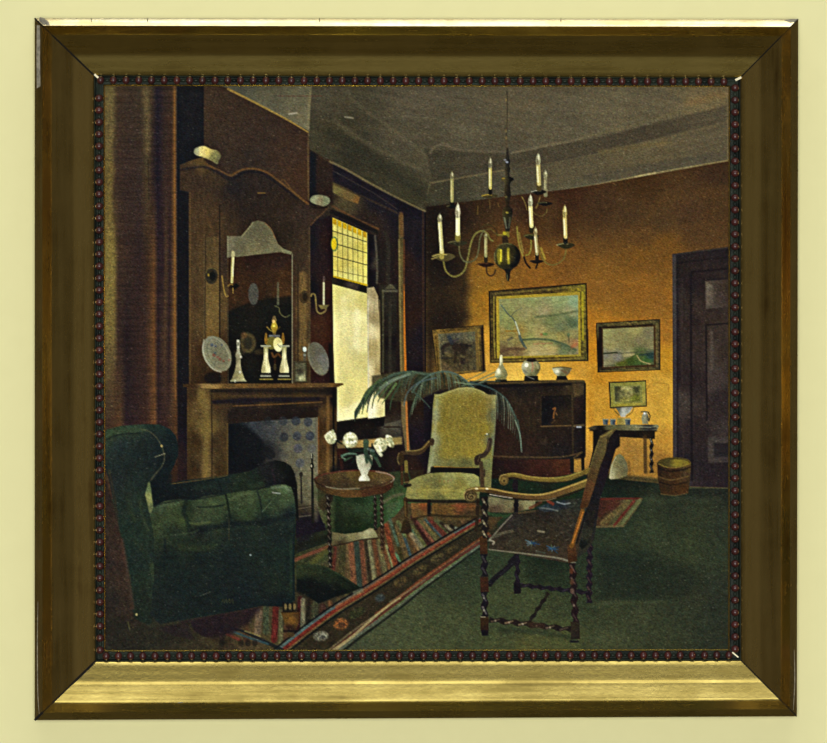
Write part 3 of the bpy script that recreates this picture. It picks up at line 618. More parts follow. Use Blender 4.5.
for p, w, c in (([(442,349),(446,345),(456,344)],3.5,'2a2119'),([(455,347),(466,347)],6,'2a2017'),([(460,344),(471,346)],2.4,'251f18'),([(456,350),(455,362)],3,'2b2216'),([(464,352),(463,362)],5,'2c2318'),
                ([(449,337),(452,343)],3.6,'2b3038'),([(452,342),(458,339)],1.6,'2e2a2a'),([(440,358),(452,358)],1.6,'28241a'),([(443,350),(443,354)],2.6,'2a2217')):
    line(p, w, c, .85, 1.4)
line([(446,353),(450,356)], 3, '6a5c36', .6, 1.4); line([(461,356),(464,357)], 2.4, '675a34', .6, 1.2); line([(439,336),(441,371)], 1.2, '7c7044', .7, 1)

pr = P('painted_seascape_picture', None, 'framed coastal view to the right of the large picture in the painting')
o = [(596,323),(660,319),(660.5,370),(597.5,372.5)]; i = [(602.5,328),(654,326),(654.5,365.5),(603,367.5)]
frame(o, i, [(599,350,'24170c'),(598,325,'544821'),(630,322,'5a4c22'),(658,345,'544624'),(630,369,'53461e')], '4a3012', '15110b')
line([(600,328),(601,365)], 3.4, '26150c', .85, 1.2); line([(603,327.5),(630,326.5),(652,324.5)], 2.2, '2c1d0f', .75, 1); line([(656.5,323),(657,367)], 1.1, '6e6030', .7, .8); line([(600,371),(630,370),(655,369)], 1, '77682c', .6, .8)
P('painting_scene', pr)
poly([(603,329),(653.5,326.5),(654,364.5),(603.5,367)],
     [(607,333,'86824e'),(620,332,'837c4c'),(635,330,'8f8850'),(650,333,'726a48'),(610,345,'8d8553'),(625,342,'827b4c'),(640,340,'78704a'),(651,345,'7a724a'),
      (606,355,'75705a'),(618,358,'767160'),(628,354,'8a8458'),(607,363,'7e7650'),(640,354,'4c5a2c'),(630,361,'40501c'),(645,360,'40551f'),(651,356,'33453a'),(620,365,'5c5a22'),(650,364,'5a5a30')], .8, tx=(.08, 4, 1.6, 10))
poly([(616,364),(626,360),(634,355),(641,354),(653,355),(653,362),(640,364),(620,366)], [(630,361,'3d4d18'),(640,357,'4a5c26'),(650,357,'2b4034'),(648,361,'3a5a22'),(625,364,'515418')], 1.4, .85)
line([(603.5,353.5),(617,352.5)], 1.6, '35381f', .9, .8); line([(617,353.5),(652,351.5)], .9, '4c4c34', .8, .7); line([(640,355),(645,354.5),(652,354)], 2, '29392c', .8, 1)
line([(605,366),(615,365)], 1.2, '4a4526', .7); line([(637,355.5),(641,361),(650,364)], 1.1, 'a08e5a', .8, .8); line([(624,356),(634,354)], 2, '97905e', .6, 1)

ps = P('painted_green_mat_picture', None, 'small pale green framed picture above the painted side table')
poly([(608.5,382),(646,380.2),(647,406.5),(610,408.5)], '2c200e', .8)
poly([(610,383),(645.5,381.5),(646,405.5),(611,407)], [(612,385,'7d7632'),(640,384,'8a8236'),(625,406,'8c8234'),(644,400,'96883a')], .7)
poly([(613,385.5),(642,384.5),(642.5,402.5),(613.5,404)], '807c3a', .7)
P('painting_scene', ps)
poly([(614.5,386.5),(640,386),(640,401),(615,402)], [(617,388,'3f3d1d'),(617,396,'4a4824'),(625,388,'928a4c'),(630,393,'8c8650'),(636,390,'5c5a2a'),(625,400,'86803e'),(635,398,'6a6c22'),(621,393,'6a663a')], .8, tx=(.25, 2, 2, 0))
oval(636.5, 390, 1.8, 2.6, '41401f', 1, .8); line([(620,392),(630,394)], 1.4, '5c5a2c', .6); line([(622,389),(632,388.5)], 1.6, 'a39c60', .6)

dr = P('painted_door', None, 'dark panelled door at the right of the painting')
poly([(672.5,254),(734,246.5),(734,488),(673,486)],
     [(674,300,'362f28'),(675,400,'43392f'),(675,470,'3d322c'),(680,270,'241c18'),(685,300,'2b2019'),(700,265,'271c1a'),(720,252,'221a1a'),(690,285,'201618'),
      (695,320,'281c1a'),(700,310,'33271f'),(720,300,'32261f'),(715,330,'36291f'),(690,380,'261c1b'),(710,360,'332722'),(720,380,'2c201f'),(700,430,'281d1c'),
      (690,460,'211a1b'),(720,430,'332a26'),(715,470,'231b1e'),(725,465,'221a1c')], 1, tx=(.12, 2, 7, 0))
line([(674.2,256),(674.8,330),(675.4,470)], 3.6, '453b33', .8, 1.4, curve=False); line([(677.5,262),(677.5,480)], 2, '1e1718', .6, 1.4, curve=False)
line([(673,255),(700,251),(734,247)], 1.6, '352b22', .8); line([(679,263),(700,260),(734,257)], 2, '191314', .7, 1.4)
line([(691,275),(691,350),(692,480)], 2.2, '181215', .85, 1.4, curve=False); line([(692,272),(734,268)], 2, '171114', .8, 1.4); line([(682,280),(682,400),(684,480)], 2, '3a2d24', .4, 1.6, curve=False)
P('door_panel', dr)
poly([(705,281),(734,279),(734,307),(706,309)], [(707,295,'4c4236'),(712,295,'463b30'),(722,295,'3a2e27'),(725,290,'35291f')], 1.4, tx=(.1, 2, 4, 0))
poly([(706,282),(712,285),(713,303),(706.5,308)], [(708,290,'5c5243'),(709,303,'554a3c')], 1.6, .8)
line([(705,280),(734,278)], 1.6, '1d1617', .7)
P('door_panel', dr)
poly([(706,326),(734,324),(734,420),(707,420)], [(708,340,'33271f'),(712,350,'40352b'),(712,380,'3c312b'),(722,350,'33271f'),(722,400,'2b2120')], 1.4, tx=(.1, 2, 6, 0))
line([(706,325),(706.5,370),(707,420)], 1.8, '181215', .8, 1.2, curve=False); line([(706,325),(734,323)], 1.8, '191315', .8); line([(711.5,332),(712,370)], 3.2, '4c4136', .7, 2)
P('door_panel', dr)
poly([(708,437),(734,436),(734,462),(708,463)], [(712,450,'3a322c'),(722,440,'3a322e'),(722,460,'352d2b')], 1.6)
poly([(714,443),(734,443),(734,457),(714,457)], '1f1a1d', 2, .8)

cb = P('painted_cabinet', None, 'dark carved cabinet against the end wall in the painting')
poly([(470,381),(574,380),(584,380.5),(586,384),(585,458),(574,459),(500,460),(470,450)],
     [(480,388,'1a140e'),(500,400,'241a12'),(520,390,'1d1611'),(550,390,'211810'),(510,420,'2e1a10'),(500,440,'2d180f'),(530,420,'2c1f12'),(530,450,'2b1a12'),
      (550,440,'231710'),(560,450,'1c1614'),(578,388,'3c2f18'),(570,410,'2b1e12'),(578,410,'241710'),(578,440,'1e1613'),(515,400,'2c2014'),(545,410,'20170f')], 1, tx=(.15, 3, 5, 0))
line([(488,383),(520,382.5),(574,381),(584,381.5)], 2.2, '5a4720', .8, 1)
line([(488,386.5),(530,385.5),(571,384)], 2.6, '17110f', .8, 1.2)
poly([(573,384),(584,383),(584,394),(574,397)], '4d3c1f', 1.2, .8)
line([(572,384),(572.5,420),(573,455)], 1.6, '3c2e18', .7, 1); line([(585,384),(585,456)], 1.6, '191210', .8, 1)
line([(493,456),(520,457),(560,457),(584,452)], 1.5, '4f3a20', .8, 1)
P('cabinet_door', cb)
poly([(541,396),(571,395),(571.5,425),(541,426)], [(548,405,'0f0d10'),(548,418,'100e13'),(560,400,'181210'),(565,415,'2b1f12'),(568,400,'1d160f'),(556,420,'2a1c10')], 1)
line([(541,396),(541,426)], 1.2, '2d2112', .8, .9); line([(541,426.4),(571,425.6)], 1.2, '5c4524', .85, .8)
line([(553,409),(555.5,408),(554,413),(553.5,418)], 1.3, '7c4a20', .9, .8); line([(556,413),(557,415)], 1.4, '6a4724', .8, .8); line([(552,423),(555,420)], 1.2, '4b3218', .7)
P('cabinet_door', cb)
poly([(574,398),(583,396),(583,424),(575,425)], [(578,405,'2a1a12'),(578,420,'20150f')], 1)
line([(574,426),(584,425)], 2, '57482c', .8, .8); line([(577,427),(581,427)], 1.4, '8d9096', .9, .7)
P('cabinet_leg', cb); line([(572,458),(572,471)], 4, '1b1712', .95, .9); line([(574,460),(580,459)], 1, '4a3518', .6)
P('cabinet_leg', cb); line([(582.5,452),(583,470)], 3.4, '15110f', .95, .9); line([(574,458),(582,452)], 1.6, '54401f', .8, .9)
for x, y in ((520,405),(515,415),(545,442),(535,405)): line([(x, y), (x + 1, y - 6)], 1, '4a3a28', .4, .9)
oval(544, 442, 4, 3, '463624', 2.4, .35)

va = P('painted_vase', None, 'tall-necked white vase at the left of the painted cabinet top')
lathe(501.2, [(355,1.1),(358,1.4),(364,1.7),(367,3),(371,5.5),(375,6.5),(378.5,5),(380,4)], [(498,373,'b3ad7e'),(501,359,'b8b282'),(506,372,'7e7646'),(501,378,'76703f'),(503,366,'8f8856')], .8)
oval(498.6, 371, 1.6, 2.6, 'd6d0a4', 1.1, .8); line([(500.7,357),(500.4,365)], 1, 'd2cca2', .7, .8); line([(498,377),(503,377.5),(506,375)], 1.2, '5f5a34', .6, 1)
poly([(495.5,379.5),(506.5,379.5),(507,382.4),(495,382.4)], '14110c', .8)
va = P('painted_vase', None, 'round white ginger jar in the middle of the painted cabinet top')
lathe(531, [(359.5,4),(361.5,7),(364.5,9.2),(368,9.5),(372,8.2),(375,6),(377,4.5)], [(525,366,'aaa47a'),(529,371,'8f8a62'),(537,366,'7c7344'),(538,371,'5f582f'),(531,375,'6a653c'),(528,362,'8f8a60'),(532,366,'9c9468')], .9, tx=(.12, 2, 2, 0))
oval(526.5, 365, 2, 2.2, 'd8d2ae', 1.1, .8); line([(532,362),(533,367),(532,371)], 1.6, '9c6a44', .6, 1); line([(536,363),(538,368)], 1.6, 'a8a070', .6, 1); line([(524,371),(529,374)], 1.4, '6a6a50', .5, 1)
poly([(526,361),(528,358.5),(534,358),(537.5,361),(532,362.3)], '2c2414', 1); line([(529,359),(533,358.6)], .8, '5c5030', .7, .7)
poly([(524.5,375.8),(538,375.8),(538.5,381),(524,381)], '14110d', .8); line([(526,375.5),(531,378),(534,379)], 1, '8a8870', .7, .8)
bw = P('painted_bowl', None, 'small white bowl at the right of the painted cabinet top')
poly([(552,368.3),(557,367),(562,367),(568,367.3),(572,368.5),(569.5,373),(566,376.5),(558,376.5),(554,373)], [(554.5,371,'aaa478'),(558,372,'a8a27c'),(566,371,'6e5e34'),(569,372,'6a5c36'),(562,375,'64603a'),(571,369,'7a6e44')], .9)
oval(557, 371.5, 2, 1.4, 'cfc9a6', 1, .7); line([(553,368),(562,367),(571.5,368.3)], 1, '57481f', .8, .8); line([(561,370),(567,373)], 1.4, '6c4a2a', .5, 1)
poly([(557,376),(566,376),(568,380),(556,380)], '14110d', .8)

ct = P('painted_console_table', None, 'dark side table with twisted legs at the right of the painting')
poly([(593,430),(655,431),(655,439),(620,437),(620,446),(612,452),(600,445),(594,470),(590,480),(586,478),(593,450)],
     [(597,440,'1f1810'),(630,434,'231a0f'),(650,435,'2c200f'),(610,436,'20170f'),(605,450,'241c14'),(595,460,'2e2318')], 1)
P('table_top', ct)
poly([(587.5,428),(594,425.5),(620,424.5),(657,424.5),(659,426),(657,430.5),(635,431),(592,430.5)], [(592,428,'4a4024'),(610,427,'57522f'),(635,427,'716c46'),(650,427,'3a372c'),(657,426,'7d7448'),(600,430,'20190f')], .8)
line([(590,430.4),(620,431),(656,431)], 1.6, '1e170e', .8, .9); line([(636,426.5),(648,427.5),(656,426.8)], 1.6, '80805e', .5, .9); line([(640,429),(656,428)], 1.4, '262418', .8)
P('table_leg', ct); twist(651.5, 437, 651.5, 473, 4.2, '241a10', '8f855c', 7.5)
P('table_leg', ct); line([(645,437),(645.5,472)], 3.6, '4c3314', .8, 1.2)
P('table_leg', ct); line([(596,432),(595,450),(592,470)], 4, '1c150f', .9, 1.2)
pt = P('painted_fan_shaped_dish', None, 'pale round dish leaning beneath the painted side table')
poly([(609,478),(611,465),(616,455.5),(619.5,453.8),(623,456),(627,463),(628.2,470),(627,476),(619,478.5),(611,479.5)], [(612,474,'8f8c68'),(616,460,'6e6840'),(622,465,'6b6440'),(625,472,'5f5836'),(618,475,'6e6742'),(610,478,'8d8a6a')], .9, curve=False, tx=(.06, 3, 3, 0))
line([(610,478),(612,466),(616,457)], 1.1, '989470', .7, .8); line([(628.5,462),(630,474)], 2.6, '5c3f18', .5, 2)

sb = P('painted_silver_bowl', None, 'silver footed bowl on the painted side table')
poly([(615.5,407.5),(633,407),(630,412),(626,415),(625,417),(621,417),(619,413)], [(619,409,'6c6a50'),(623,410,'a8a690'),(628,409,'8b8a70'),(624,415,'a8a68e'),(617,408,'4f4c34')], .8)
line([(613,407),(615,411),(619,415)], 1, '6a5a28', .8, .8); line([(634,407),(632,412),(627,416)], 1, '6a5a28', .8, .8); poly([(617,418),(630,418),(630.5,424.5),(617,424.5)], [(620,420,'8a7a38'),(626,420,'9a8c50')], .7)
for x in (605.5, 612.8, 627.8):
    cp = P('painted_blue_cup', None, 'small blue and white cup on the painted side table')
    poly([(x - 2.8, 419.3), (x + 2.8, 419.3), (x + 2.3, 424.8), (x - 2.3, 424.8)], [(x - 1.5, 422, '6f7460'), (x + 1, 422, '25304a'), (x, 420, '5e6860')], .7)
    line([(x - 2.6, 419.2), (x + 2.6, 419.2)], .9, '8a8a66', .8, .6)
jg = P('painted_silver_jug', None, 'small silver jug on the painted side table')
lathe(645.3, [(411,2),(413,1.8),(415,3),(419,3.8),(422,2.8),(424,3)], [(643,418,'87835c'),(645,418,'a09a72'),(648,418,'54492c'),(645,412,'9a9472')], .7)
line([(641,412),(645,411.5),(649,412.5)], 1.2, '5d4a20', .8, .7); line([(648.5,413),(650,416),(649,421)], 1.2, '3c301a', .9, .7); oval(644.5, 413.5, 1, 1, 'cbc9b4', .7, .9)

bk = P('painted_basket', None, 'round brown waste basket by the painted door')
poly([(657,463),(660,460),(674,457.5),(688,459),(691,462),(690,480),(688,493),(675,495.5),(661,494),(658,480)],
     [(660,475,'33200f'),(665,475,'38230f'),(675,475,'44280f'),(687,475,'3c2a18'),(665,490,'35220f'),(680,490,'44280f'),(689,470,'4a3a1a')], 1, tx=(.15, 2, 2, 0))
P('basket_rim', bk); oval(674, 462.5, 16.5, 5.2, '4c3f16', .9, .95, -1); oval(675, 463, 14, 3.8, [(665,463,'4a3f18'),(678,462,'7c6c22'),(685,464,'6a5c1e')], .9, .95)
line([(659,464),(668,467.5),(680,467),(690,463.5)], 1.2, '756024', .8, .8); line([(659,468),(668,471),(682,470),(690,467)], 1.8, '1e140c', .7, 1)
line([(659,477),(672,480),(689,476)], 1.5, '5c4420', .8, .9); line([(660,482),(672,485),(688,482)], 1.3, '1f150c', .7, .9); line([(661,494),(675,495.6),(687,493)], 1.2, '5c4a24', .6, .9)

cur_keep = cur
P('painted_dark_corner', None, 'dark corner behind the upholstered chair in the painting')
poly([(424,372),(442,374),(470,384),(486,388),(486,400),(436,396),(433,450),(430,478),(424,478)], [(430,380,'3a2f1a'),(455,386,'2c2014'),(480,392,'1f150f'),(430,400,'18121a'),(430,430,'17111a'),(428,460,'1c1216')], 1.4)
# ---- palm
pa = P('painted_palm', None, 'feathery green palm arching behind the upholstered chair in the painting')
poly([(372,376),(395,372),(430,372),(455,376),(470,383),(462,388),(440,390),(418,400),(400,402),(380,398),(372,385)], [(400,380,'3c3c22'),(430,378,'444226'),(450,383,'4a4020'),(390,392,'3c3820'),(410,392,'39321c')], 2, .8, tx=(.3, 3, 3, 0))
def frond(spine, leaves, L0, L1, droop, cols, w=1.5):
    sp = spline(spine, False, 8); n = len(sp)
    for k in range(leaves):
        t = k / (leaves - 1); q = sp[int(t * (n - 1))]; L = L0 + (L1 - L0) * t; L *= random.uniform(.7, 1.1)
        dx = droop[0] + (droop[1] - droop[0]) * t
        line([q, (q[0] + dx * L * .45, q[1] + L * .35), (q[0] + dx * L * .8, q[1] + L)], (w * 1.5, .6), random.choice(cols), .8, .9)
G1 = ['333f2e', '404c38', '2e3826', '5a664a', '242e1e', '3e4a30']
frond([(430,375),(410,372),(390,376),(372,388),(360,405),(356,412)], 34, 26, 9, (-.6,-.25), G1, 2.0)
line([(432,375),(408,372),(390,376),(372,388),(359,406),(355.5,415)], (2.6,1.4), '41503c', .9, 1)
for a, b, c in (((372,388),(366,398),(362,414)),((378,384),(370,398),(367,412)),((386,382),(375,396),(372,408)),((392,382),(381,396),(378,402)),((396,384),(386,398),(382,404)),
                ((382,382),(372,392),(364,404)),((400,384),(392,398),(390,410)),((380,380),(366,392),(358,410))):
    line([a, b, c], (2.4,.8), random.choice(['4a5c34', '35452a', '566a3c', '2e3e26']), .9, .8)
line([(410,374),(392,380),(380,388)], 2.4, '66745c', .8, 1.4); line([(405,376),(388,384),(374,398)], 1.6, '6c7a66', .7, 1)
frond([(418,396),(422,384),(432,375),(446,372),(458,376),(470,386)], 26, 22, 14, (-.5,.7), ['36422e', '424d38', '2c3826', '252f1e', '535e44'], 1.6)
line([(412,392),(420,382),(432,374),(446,371.5),(460,376),(474,388)], (1.6,1.6), '4f5f50', .85, 1)
line([(404,405),(408,392),(420,382),(436,378)], (1.2,1.8), '465650', .8, 1); line([(412,390),(425,402),(430,408)], (1.8,1), '3a4a3a', .8, .9)
line([(455,382),(475,384),(490,378),(500,376)], 1.4, '75805c', .8, .9); line([(462,386),(478,380),(495,372)], 1.2, '6c7850', .8, .9); line([(470,388),(485,382),(500,381)], 1.0, '5a6648', .7, .9); line([(458,384),(476,376),(486,371)], 1, '5e6a48', .7, .9)
line([(470,382),(490,388),(505,398),(513,412),(519,428),(521.5,450)], (2,1), '3a4a40', .85, 1)
for k in range(13):
    t = k / 12.0; x = 492 + 26 * t; y = 392 + 28 * t * t
    line([(x, y), (x + 1.5, y + 12), (x + 1, y + 17 + 12 * (1 - abs(t - .4)))], (1.4,.6), random.choice(['3c4a3a', '68745c', '2c3a2c', '505e4a']), .7, .9)
line([(515,420),(520,435),(521.5,452)], (1.2,.8), '6f7c66', .8, .7)
# ================================================================== upholstered armchair
yc = P('painted_upholstered_chair', None, 'high-backed armchair with yellow-green upholstery in the painting')
poly([(405,462),(412,448),(434,440),(434,468),(428,480),(412,482)], [(412,465,'2a1710'),(425,460,'181116'),(418,475,'30170e')], 1.4, .7)
P('chair_back', yc)
poly([(434.5,394),(440,394.5),(450,390.5),(458,388),(466,387),(474,388),(482,391),(488,394.5),(496.5,395),(496,410),(494,440),(492,468),(491,490),(480,490),(480,468),(455,467),(431,466),(430,472),(427,473.5),(430,450),(432,425),(433,405)],
     [(438,400,'7d7a42'),(450,398,'847a38'),(466,391,'8c874c'),(475,400,'7a702e'),(490,400,'7f7440'),(436,415,'7d7d54'),(434.5,440,'7c7c54'),(432,460,'74754c'),
      (455,405,'7c7030'),(446,428,'7c6f29'),(455,445,'7e712b'),(446,415,'7c7029'),(450,435,'82762d'),(450,455,'867c32'),(465,410,'7e7028'),(465,430,'7f7229'),(470,450,'8a7a2a'),(480,410,'85702a'),(482,430,'897a28'),
      (485,450,'7e7434'),(492,415,'5e6040'),(494,400,'898450'),(491,440,'5c5f44'),(488,465,'62643a'),(450,463,'625f33'),(465,465,'59572c'),(440,466,'6a683a'),
      (486,478,'6b663a'),(429,470,'7c7c5a')], 1, tx=(.09, 3, 3, 0))
poly([(442,398),(466,392),(488,399),(487,425),(484,455),(440,458),(441,425)], [(450,410,'7a6c28'),(475,410,'7b6a26'),(450,440,'7f7129'),(478,440,'86742a'),(465,425,'7a6b26')], 6, .65, tx=(.12, 1.6, 5, 0))
line([(436,396),(448,392.5),(458,389),(466,387.8),(475,389),(484,393)], 1.6, '9a965a', .6, 1.2)
line([(437,400),(435.5,425),(433,455),(430,472)], 3, '8f9068', .5, 2)
line([(496,396),(495,425),(492.5,455)], 1.6, '6b6e4c', .7, 1.1); line([(490,400),(490,440)], 2.4, '6c5f2a', .5, 2)
line([(485,435.5),(489,434)], 1, '3c4436', .8); oval(487, 434, .9, .9, 'b0b090', .7, .8)
poly([(431,467),(480,468),(480,474),(430,473)], [(440,470,'14100f'),(460,471,'18130f'),(475,471,'171113')], .9)
P('chair_seat', yc)
poly([(409,481),(417,477),(428,473.5),(440,472.5),(460,472.5),(474,474),(479,477),(480,488),(479,500),(440,500),(405,499),(406,492)],
     [(415,484,'7c7842'),(430,478,'6f6d3c'),(436,484,'666332'),(450,476,'84834c'),(470,478,'8b8a50'),(460,485,'7d7638'),(425,490,'80793a'),(445,491,'8d8440'),
      (465,492,'85803e'),(410,496,'76733e'),(440,498,'5e5b2e'),(470,498,'605e34')], 1, tx=(.1, 4, 2, 0))
line([(410,492),(430,490),(450,490),(470,492)], 2, '989048', .5, 2); line([(406,499.5),(440,500.5),(478,500)], 1.8, '2c2412', .85, 1)
for x in (440,444,448,451): oval(x, 481 - (x % 2), 1, .8, '8c6a3c', .9, .5)
P('chair_arm', yc)
line([(432,441),(426,446),(422,451),(416,453),(408,452.5),(402,453)], (5,4), '3f2d18', .95, 1); line([(429,441),(423,448),(416,450.5),(406,451)], 1.2, '7d6a36', .8, .9)
oval(400.5, 459, 3.6, 6.6, '33230f', 1, .95); line([(399,453),(397.5,459),(399,464)], 1.2, '665430', .8, .9); oval(432, 442, 2.4, 4, '3c2c1a', .9, .9)
P('chair_arm', yc)
line([(490,440),(488.5,449),(484,455),(479,457),(477,463)], (4.6,5), '3a2c1e', .95, 1); oval(477.5, 460, 3.4, 5, '352818', .9, .95); line([(481,463),(482,475),(482.5,487)], 4, '44331c', .95, .9)
line([(489,441),(487,450)], 1, '6b5838', .7); line([(479.5,456),(478,461)], 1, '625230', .6); line([(484.5,470),(484.5,476)], 2, '33291a', .8, .9)
P('chair_arm_post', yc)
line([(406,462),(406.5,474)], 3.4, '6a5c28', .95, 1); line([(406,475),(407,481)], 5, '33240f', .95, 1); line([(404,482.5),(410,482)], 1.2, '6a5a30', .8); line([(405,486),(410,485)], 3, '201610', .9, 1)
line([(402,466),(402,484)], 2.6, '4a2410', .7, 1.2)
P('chair_leg', yc); line([(405.5,499),(406,515),(405,524)], (4,3.4), '3b2a12', .95, 1); line([(405,502),(405.5,516)], .9, '75602c', .6)
poly([(403,521),(409,521),(412,531),(408,534),(400,533)], [(404,526,'33250f'),(408,530,'2a1d10')], 1.2)
P('chair_leg', yc); line([(429,501),(429,515)], 3.4, '1a120f', .95, .9)
P('chair_leg', yc); line([(478,500),(477,520),(476,530)], 3.6, '2a1d10', .9, 1)
P('chair_stretcher', yc)
line([(407,501),(440,502),(478,502)], 2, '251a0e', .8, 1); line([(412,520),(430,515),(455,517),(478,517)], 2, '30220f', .85, 1)
rg_ = P('painted_rug_under_chair', None, 'brown and orange rug ground under the upholstered chair in the painting')
poly([(411,503),(427,503),(427,515),(412,518)], [(415,506,'6e4a22'),(423,505,'85421c'),(418,513,'5c431e')], 1.4, .9, tx=(.25, 4, 2, 0))
poly([(432,503),(476,503),(475,515),(450,515),(432,514)], [(436,506,'64461c'),(450,506,'6a4b1e'),(460,506,'743a1c'),(470,507,'6b3c1a'),(445,512,'5c3f1a'),(470,512,'42301a')], 1.4, .9, tx=(.25, 4, 2, 0))
line([(452,505.5),(466,507)], 1.8, '823c1e', .6, 1)
line([(420,518),(445,519),(470,519)], 3, '5a4420', .5, 1.6)
fw = P('painted_folded_cloth', None, 'pale cloth on the floor behind the carved chair in the painting')
poly([(488,496),(510,500),(536,500),(534,508),(512,513),(488,512)], [(495,500,'6f6a48'),(510,505,'6a6342'),(530,503,'7d7852'),(495,510,'4c3c28'),(515,511,'4c3d26')], 1.4, .95, tx=(.1, 3, 2, 0))
line([(489,514),(505,516),(513,514)], 3, '2c4020', .8, 1.4)
poly([(488,517),(503,517),(490,530)], '46341a', 1.6, .8)

# ================================================================== round table with flowers
rt = P('painted_round_table', None, 'round brown tray table with twisted legs in the painting')
P('table_shelf', rt)
poly([(332,532),(345,534),(362,532),(370,528),(374,529),(378,537),(371,538),(355,541),(342,545),(332,546)], [(338,538,'5c5636'),(352,537,'6b6642'),(368,533,'888560'),(374,537,'77744e'),(340,543,'3c321c')], 1, tx=(.1, 3, 2, 0))
line([(332,546),(345,543.5),(362,539.5),(378,538.5)], 1.2, '2a1d10', .8, .9)
P('table_leg', rt); twist(328, 495, 330.5, 568, 4.6, '1a140e', '7a7458', 6.5, .7)
P('table_leg', rt); twist(375, 494, 375.5, 530, 3.8, '1c170f', '75705a', 6, .7)
P('table_leg', rt); twist(381.5, 493, 382.5, 550, 4.2, '251b10', '8a8468', 5.5, .75)
line([(382,530),(383,552)], 4, '4c2812', .5, 1.6)
P('table_apron', rt)
poly([(314,481),(330,488),(360,490),(385,485),(394,478),(393,487),(385,493),(364,497),(345,497.5),(328,494),(317,488)],
     [(320,487,'3a2a14'),(335,492,'4e3516'),(350,494,'553a18'),(370,493,'4a2a14'),(388,486,'42220f')], 1, tx=(.12, 5, 2, 0))
poly([(314,484),(318,490),(324,495),(318,502),(313,495)], '35401e', 2.4, .4)
P('table_top', rt)
poly([(314.5,478.5),(320,474.5),(335,472),(355,470.5),(372,470.5),(386,472.5),(394,476.5),(393.5,480),(386,485),(368,488.5),(345,489),(326,486),(316,482)],
     [(320,478,'42301a'),(335,476,'4c3a1a'),(352,475,'574520'),(368,476,'5c481f'),(385,477,'574322'),(345,483,'3e2f18'),(370,484,'44321a'),(325,483,'352414')], 1, curve=True, tx=(.14, 3, 2, 0))
line([(315,478.5),(325,474),(345,471),(366,470.5),(385,473),(394,477.5)], 1.4, '5e2c1c', .85, .9)
line([(376,471.5),(388,474),(394,478.5),(391,482)], 1.2, '8a8168', .75, .9); line([(325,486.5),(340,489),(360,488.3)], 1.3, '7d7356', .75, 1); line([(314.5,479),(317,483),(325,487)], 1.6, '2a1a10', .8, 1)
line([(360,488.5),(380,485.5),(392,480)], 1.5, '3c2012', .8, 1)

fv = P('painted_flower_vase', None, 'white vase of cream flowers on the painted round table')
P('vase_body', fv)
lathe(364.3, [(455,8),(458,8.4),(463,7.6),(468,6.2),(472,4),(475,3),(477,4.6),(479.5,5.6),(481,5.2)],
      [(359,460,'9a9a80'),(363,462,'a6a488'),(368,462,'87866a'),(371,460,'6f7054'),(362,470,'a8a68c'),(362,479,'c6c2a6'),(368,479,'a19e80')], .9, tx=(.08, 2, 2, 0))
line([(357,456),(364,454.5),(372,456)], 1, 'a8a890', .7)
P('leaves', fv)
LG = ['1f2c20', '2a3a2a', '18221a', '33452f']
for p, w in (([(352,452),(358,450),(366,452)],5),([(366,442),(366,452),(367,462)],6),([(372,452),(376,458),(380,466)],5),([(350,450),(346,446)],4),([(368,456),(372,464)],4),([(342,456),(350,454),(358,455)],3.4),
             ([(345,460),(352,457)],2.4),([(355,458),(352,463)],2.4),([(376,456),(384,452)],3),([(336,440),(342,444)],2.4),([(373,450),(372,444)],3)):
    line(p, (w, w * .5), random.choice(LG), .92, 1.2)
line([(342,456),(348,453.5),(356,454)], 1.4, '667c62', .8, .9); line([(342,457.5),(345,459)], 1.2, '75886c', .7); line([(368,449),(374,451)], 2.6, '5c6c5c', .7, 1)
for (x, y, r, lab) in ((331,437.5,5.5,'cream bloom at the far left'),(350.5,440,7.4,'large cream bloom'),(380.5,445,6.8,'cream bloom at the right'),(389,439,3.6,'small cream bud'),(391,444,3,'small cream bud')):
    P('bloom', fv, lab)
    ry = r * (1.22 if r < 6 and r > 4 else 1.05)
    oval(x, y, r, ry, [(x - r * .4, y - r * .4, 'c4c29a'), (x + r * .5, y + r * .5, '9a9a72'), (x, y, 'b4b28a')], 1.3, .95, tx=(.2, 1.6, 1.6, 0))
    for k in range(int(r * 3)):
        a, q = random.uniform(0, 6.28), random.uniform(0, .85)
        oval(x + math.cos(a) * r * q * 1.2, y + math.sin(a) * ry * q * 1.15, random.uniform(.8, 2.2), random.uniform(.8, 1.6), random.choice(['cfcdaa', 'dedcbc', '9a9a70', 'c0be94', '74764e', '8a8c64']), 1, .75, random.uniform(0, 180))
line([(378,451),(381,455)], 3.4, 'c0c09a', .8, 1.2)

# ================================================================== green wing chair
ga = P('painted_green_armchair', None, 'big deep-green leather wing armchair at the left of the painting')
P('far_arm', ga)
poly([(164,484),(185,480),(205,478),(228,475),(250,471),(268,462),(275,460),(284,461.5),(291,466),(295,474),(297,486),(299,522),(285,500),(200,500),(160,512),(160,490)],
     [(170,492,'0f1618'),(190,490,'111a1a'),(205,485,'161f1a'),(225,482,'18231d'),(240,485,'1b2619'),(255,482,'172219'),(255,490,'1e2a1a'),(270,470,'17171a'),(283,466,'10140f'),
      (290,480,'0c0f0d'),(296,505,'0c100f'),(275,480,'15181a'),(180,500,'0e1516')], 1.1, tx=(.14, 4, 3, 0))
line([(170,484),(200,480),(227,475.5)], 1, '54441f', .75, .9); line([(218,480),(222,492)], 1.2, '0e1413', .6, 1.2); line([(272,470),(275,482),(272,488)], 2, '22171c', .6, 1.6)
line([(250,486),(262,484)], 5, '26331f', .55, 3); line([(196,488),(214,487)], 5, '1f2c22', .5, 3)
P('wing_back', ga)
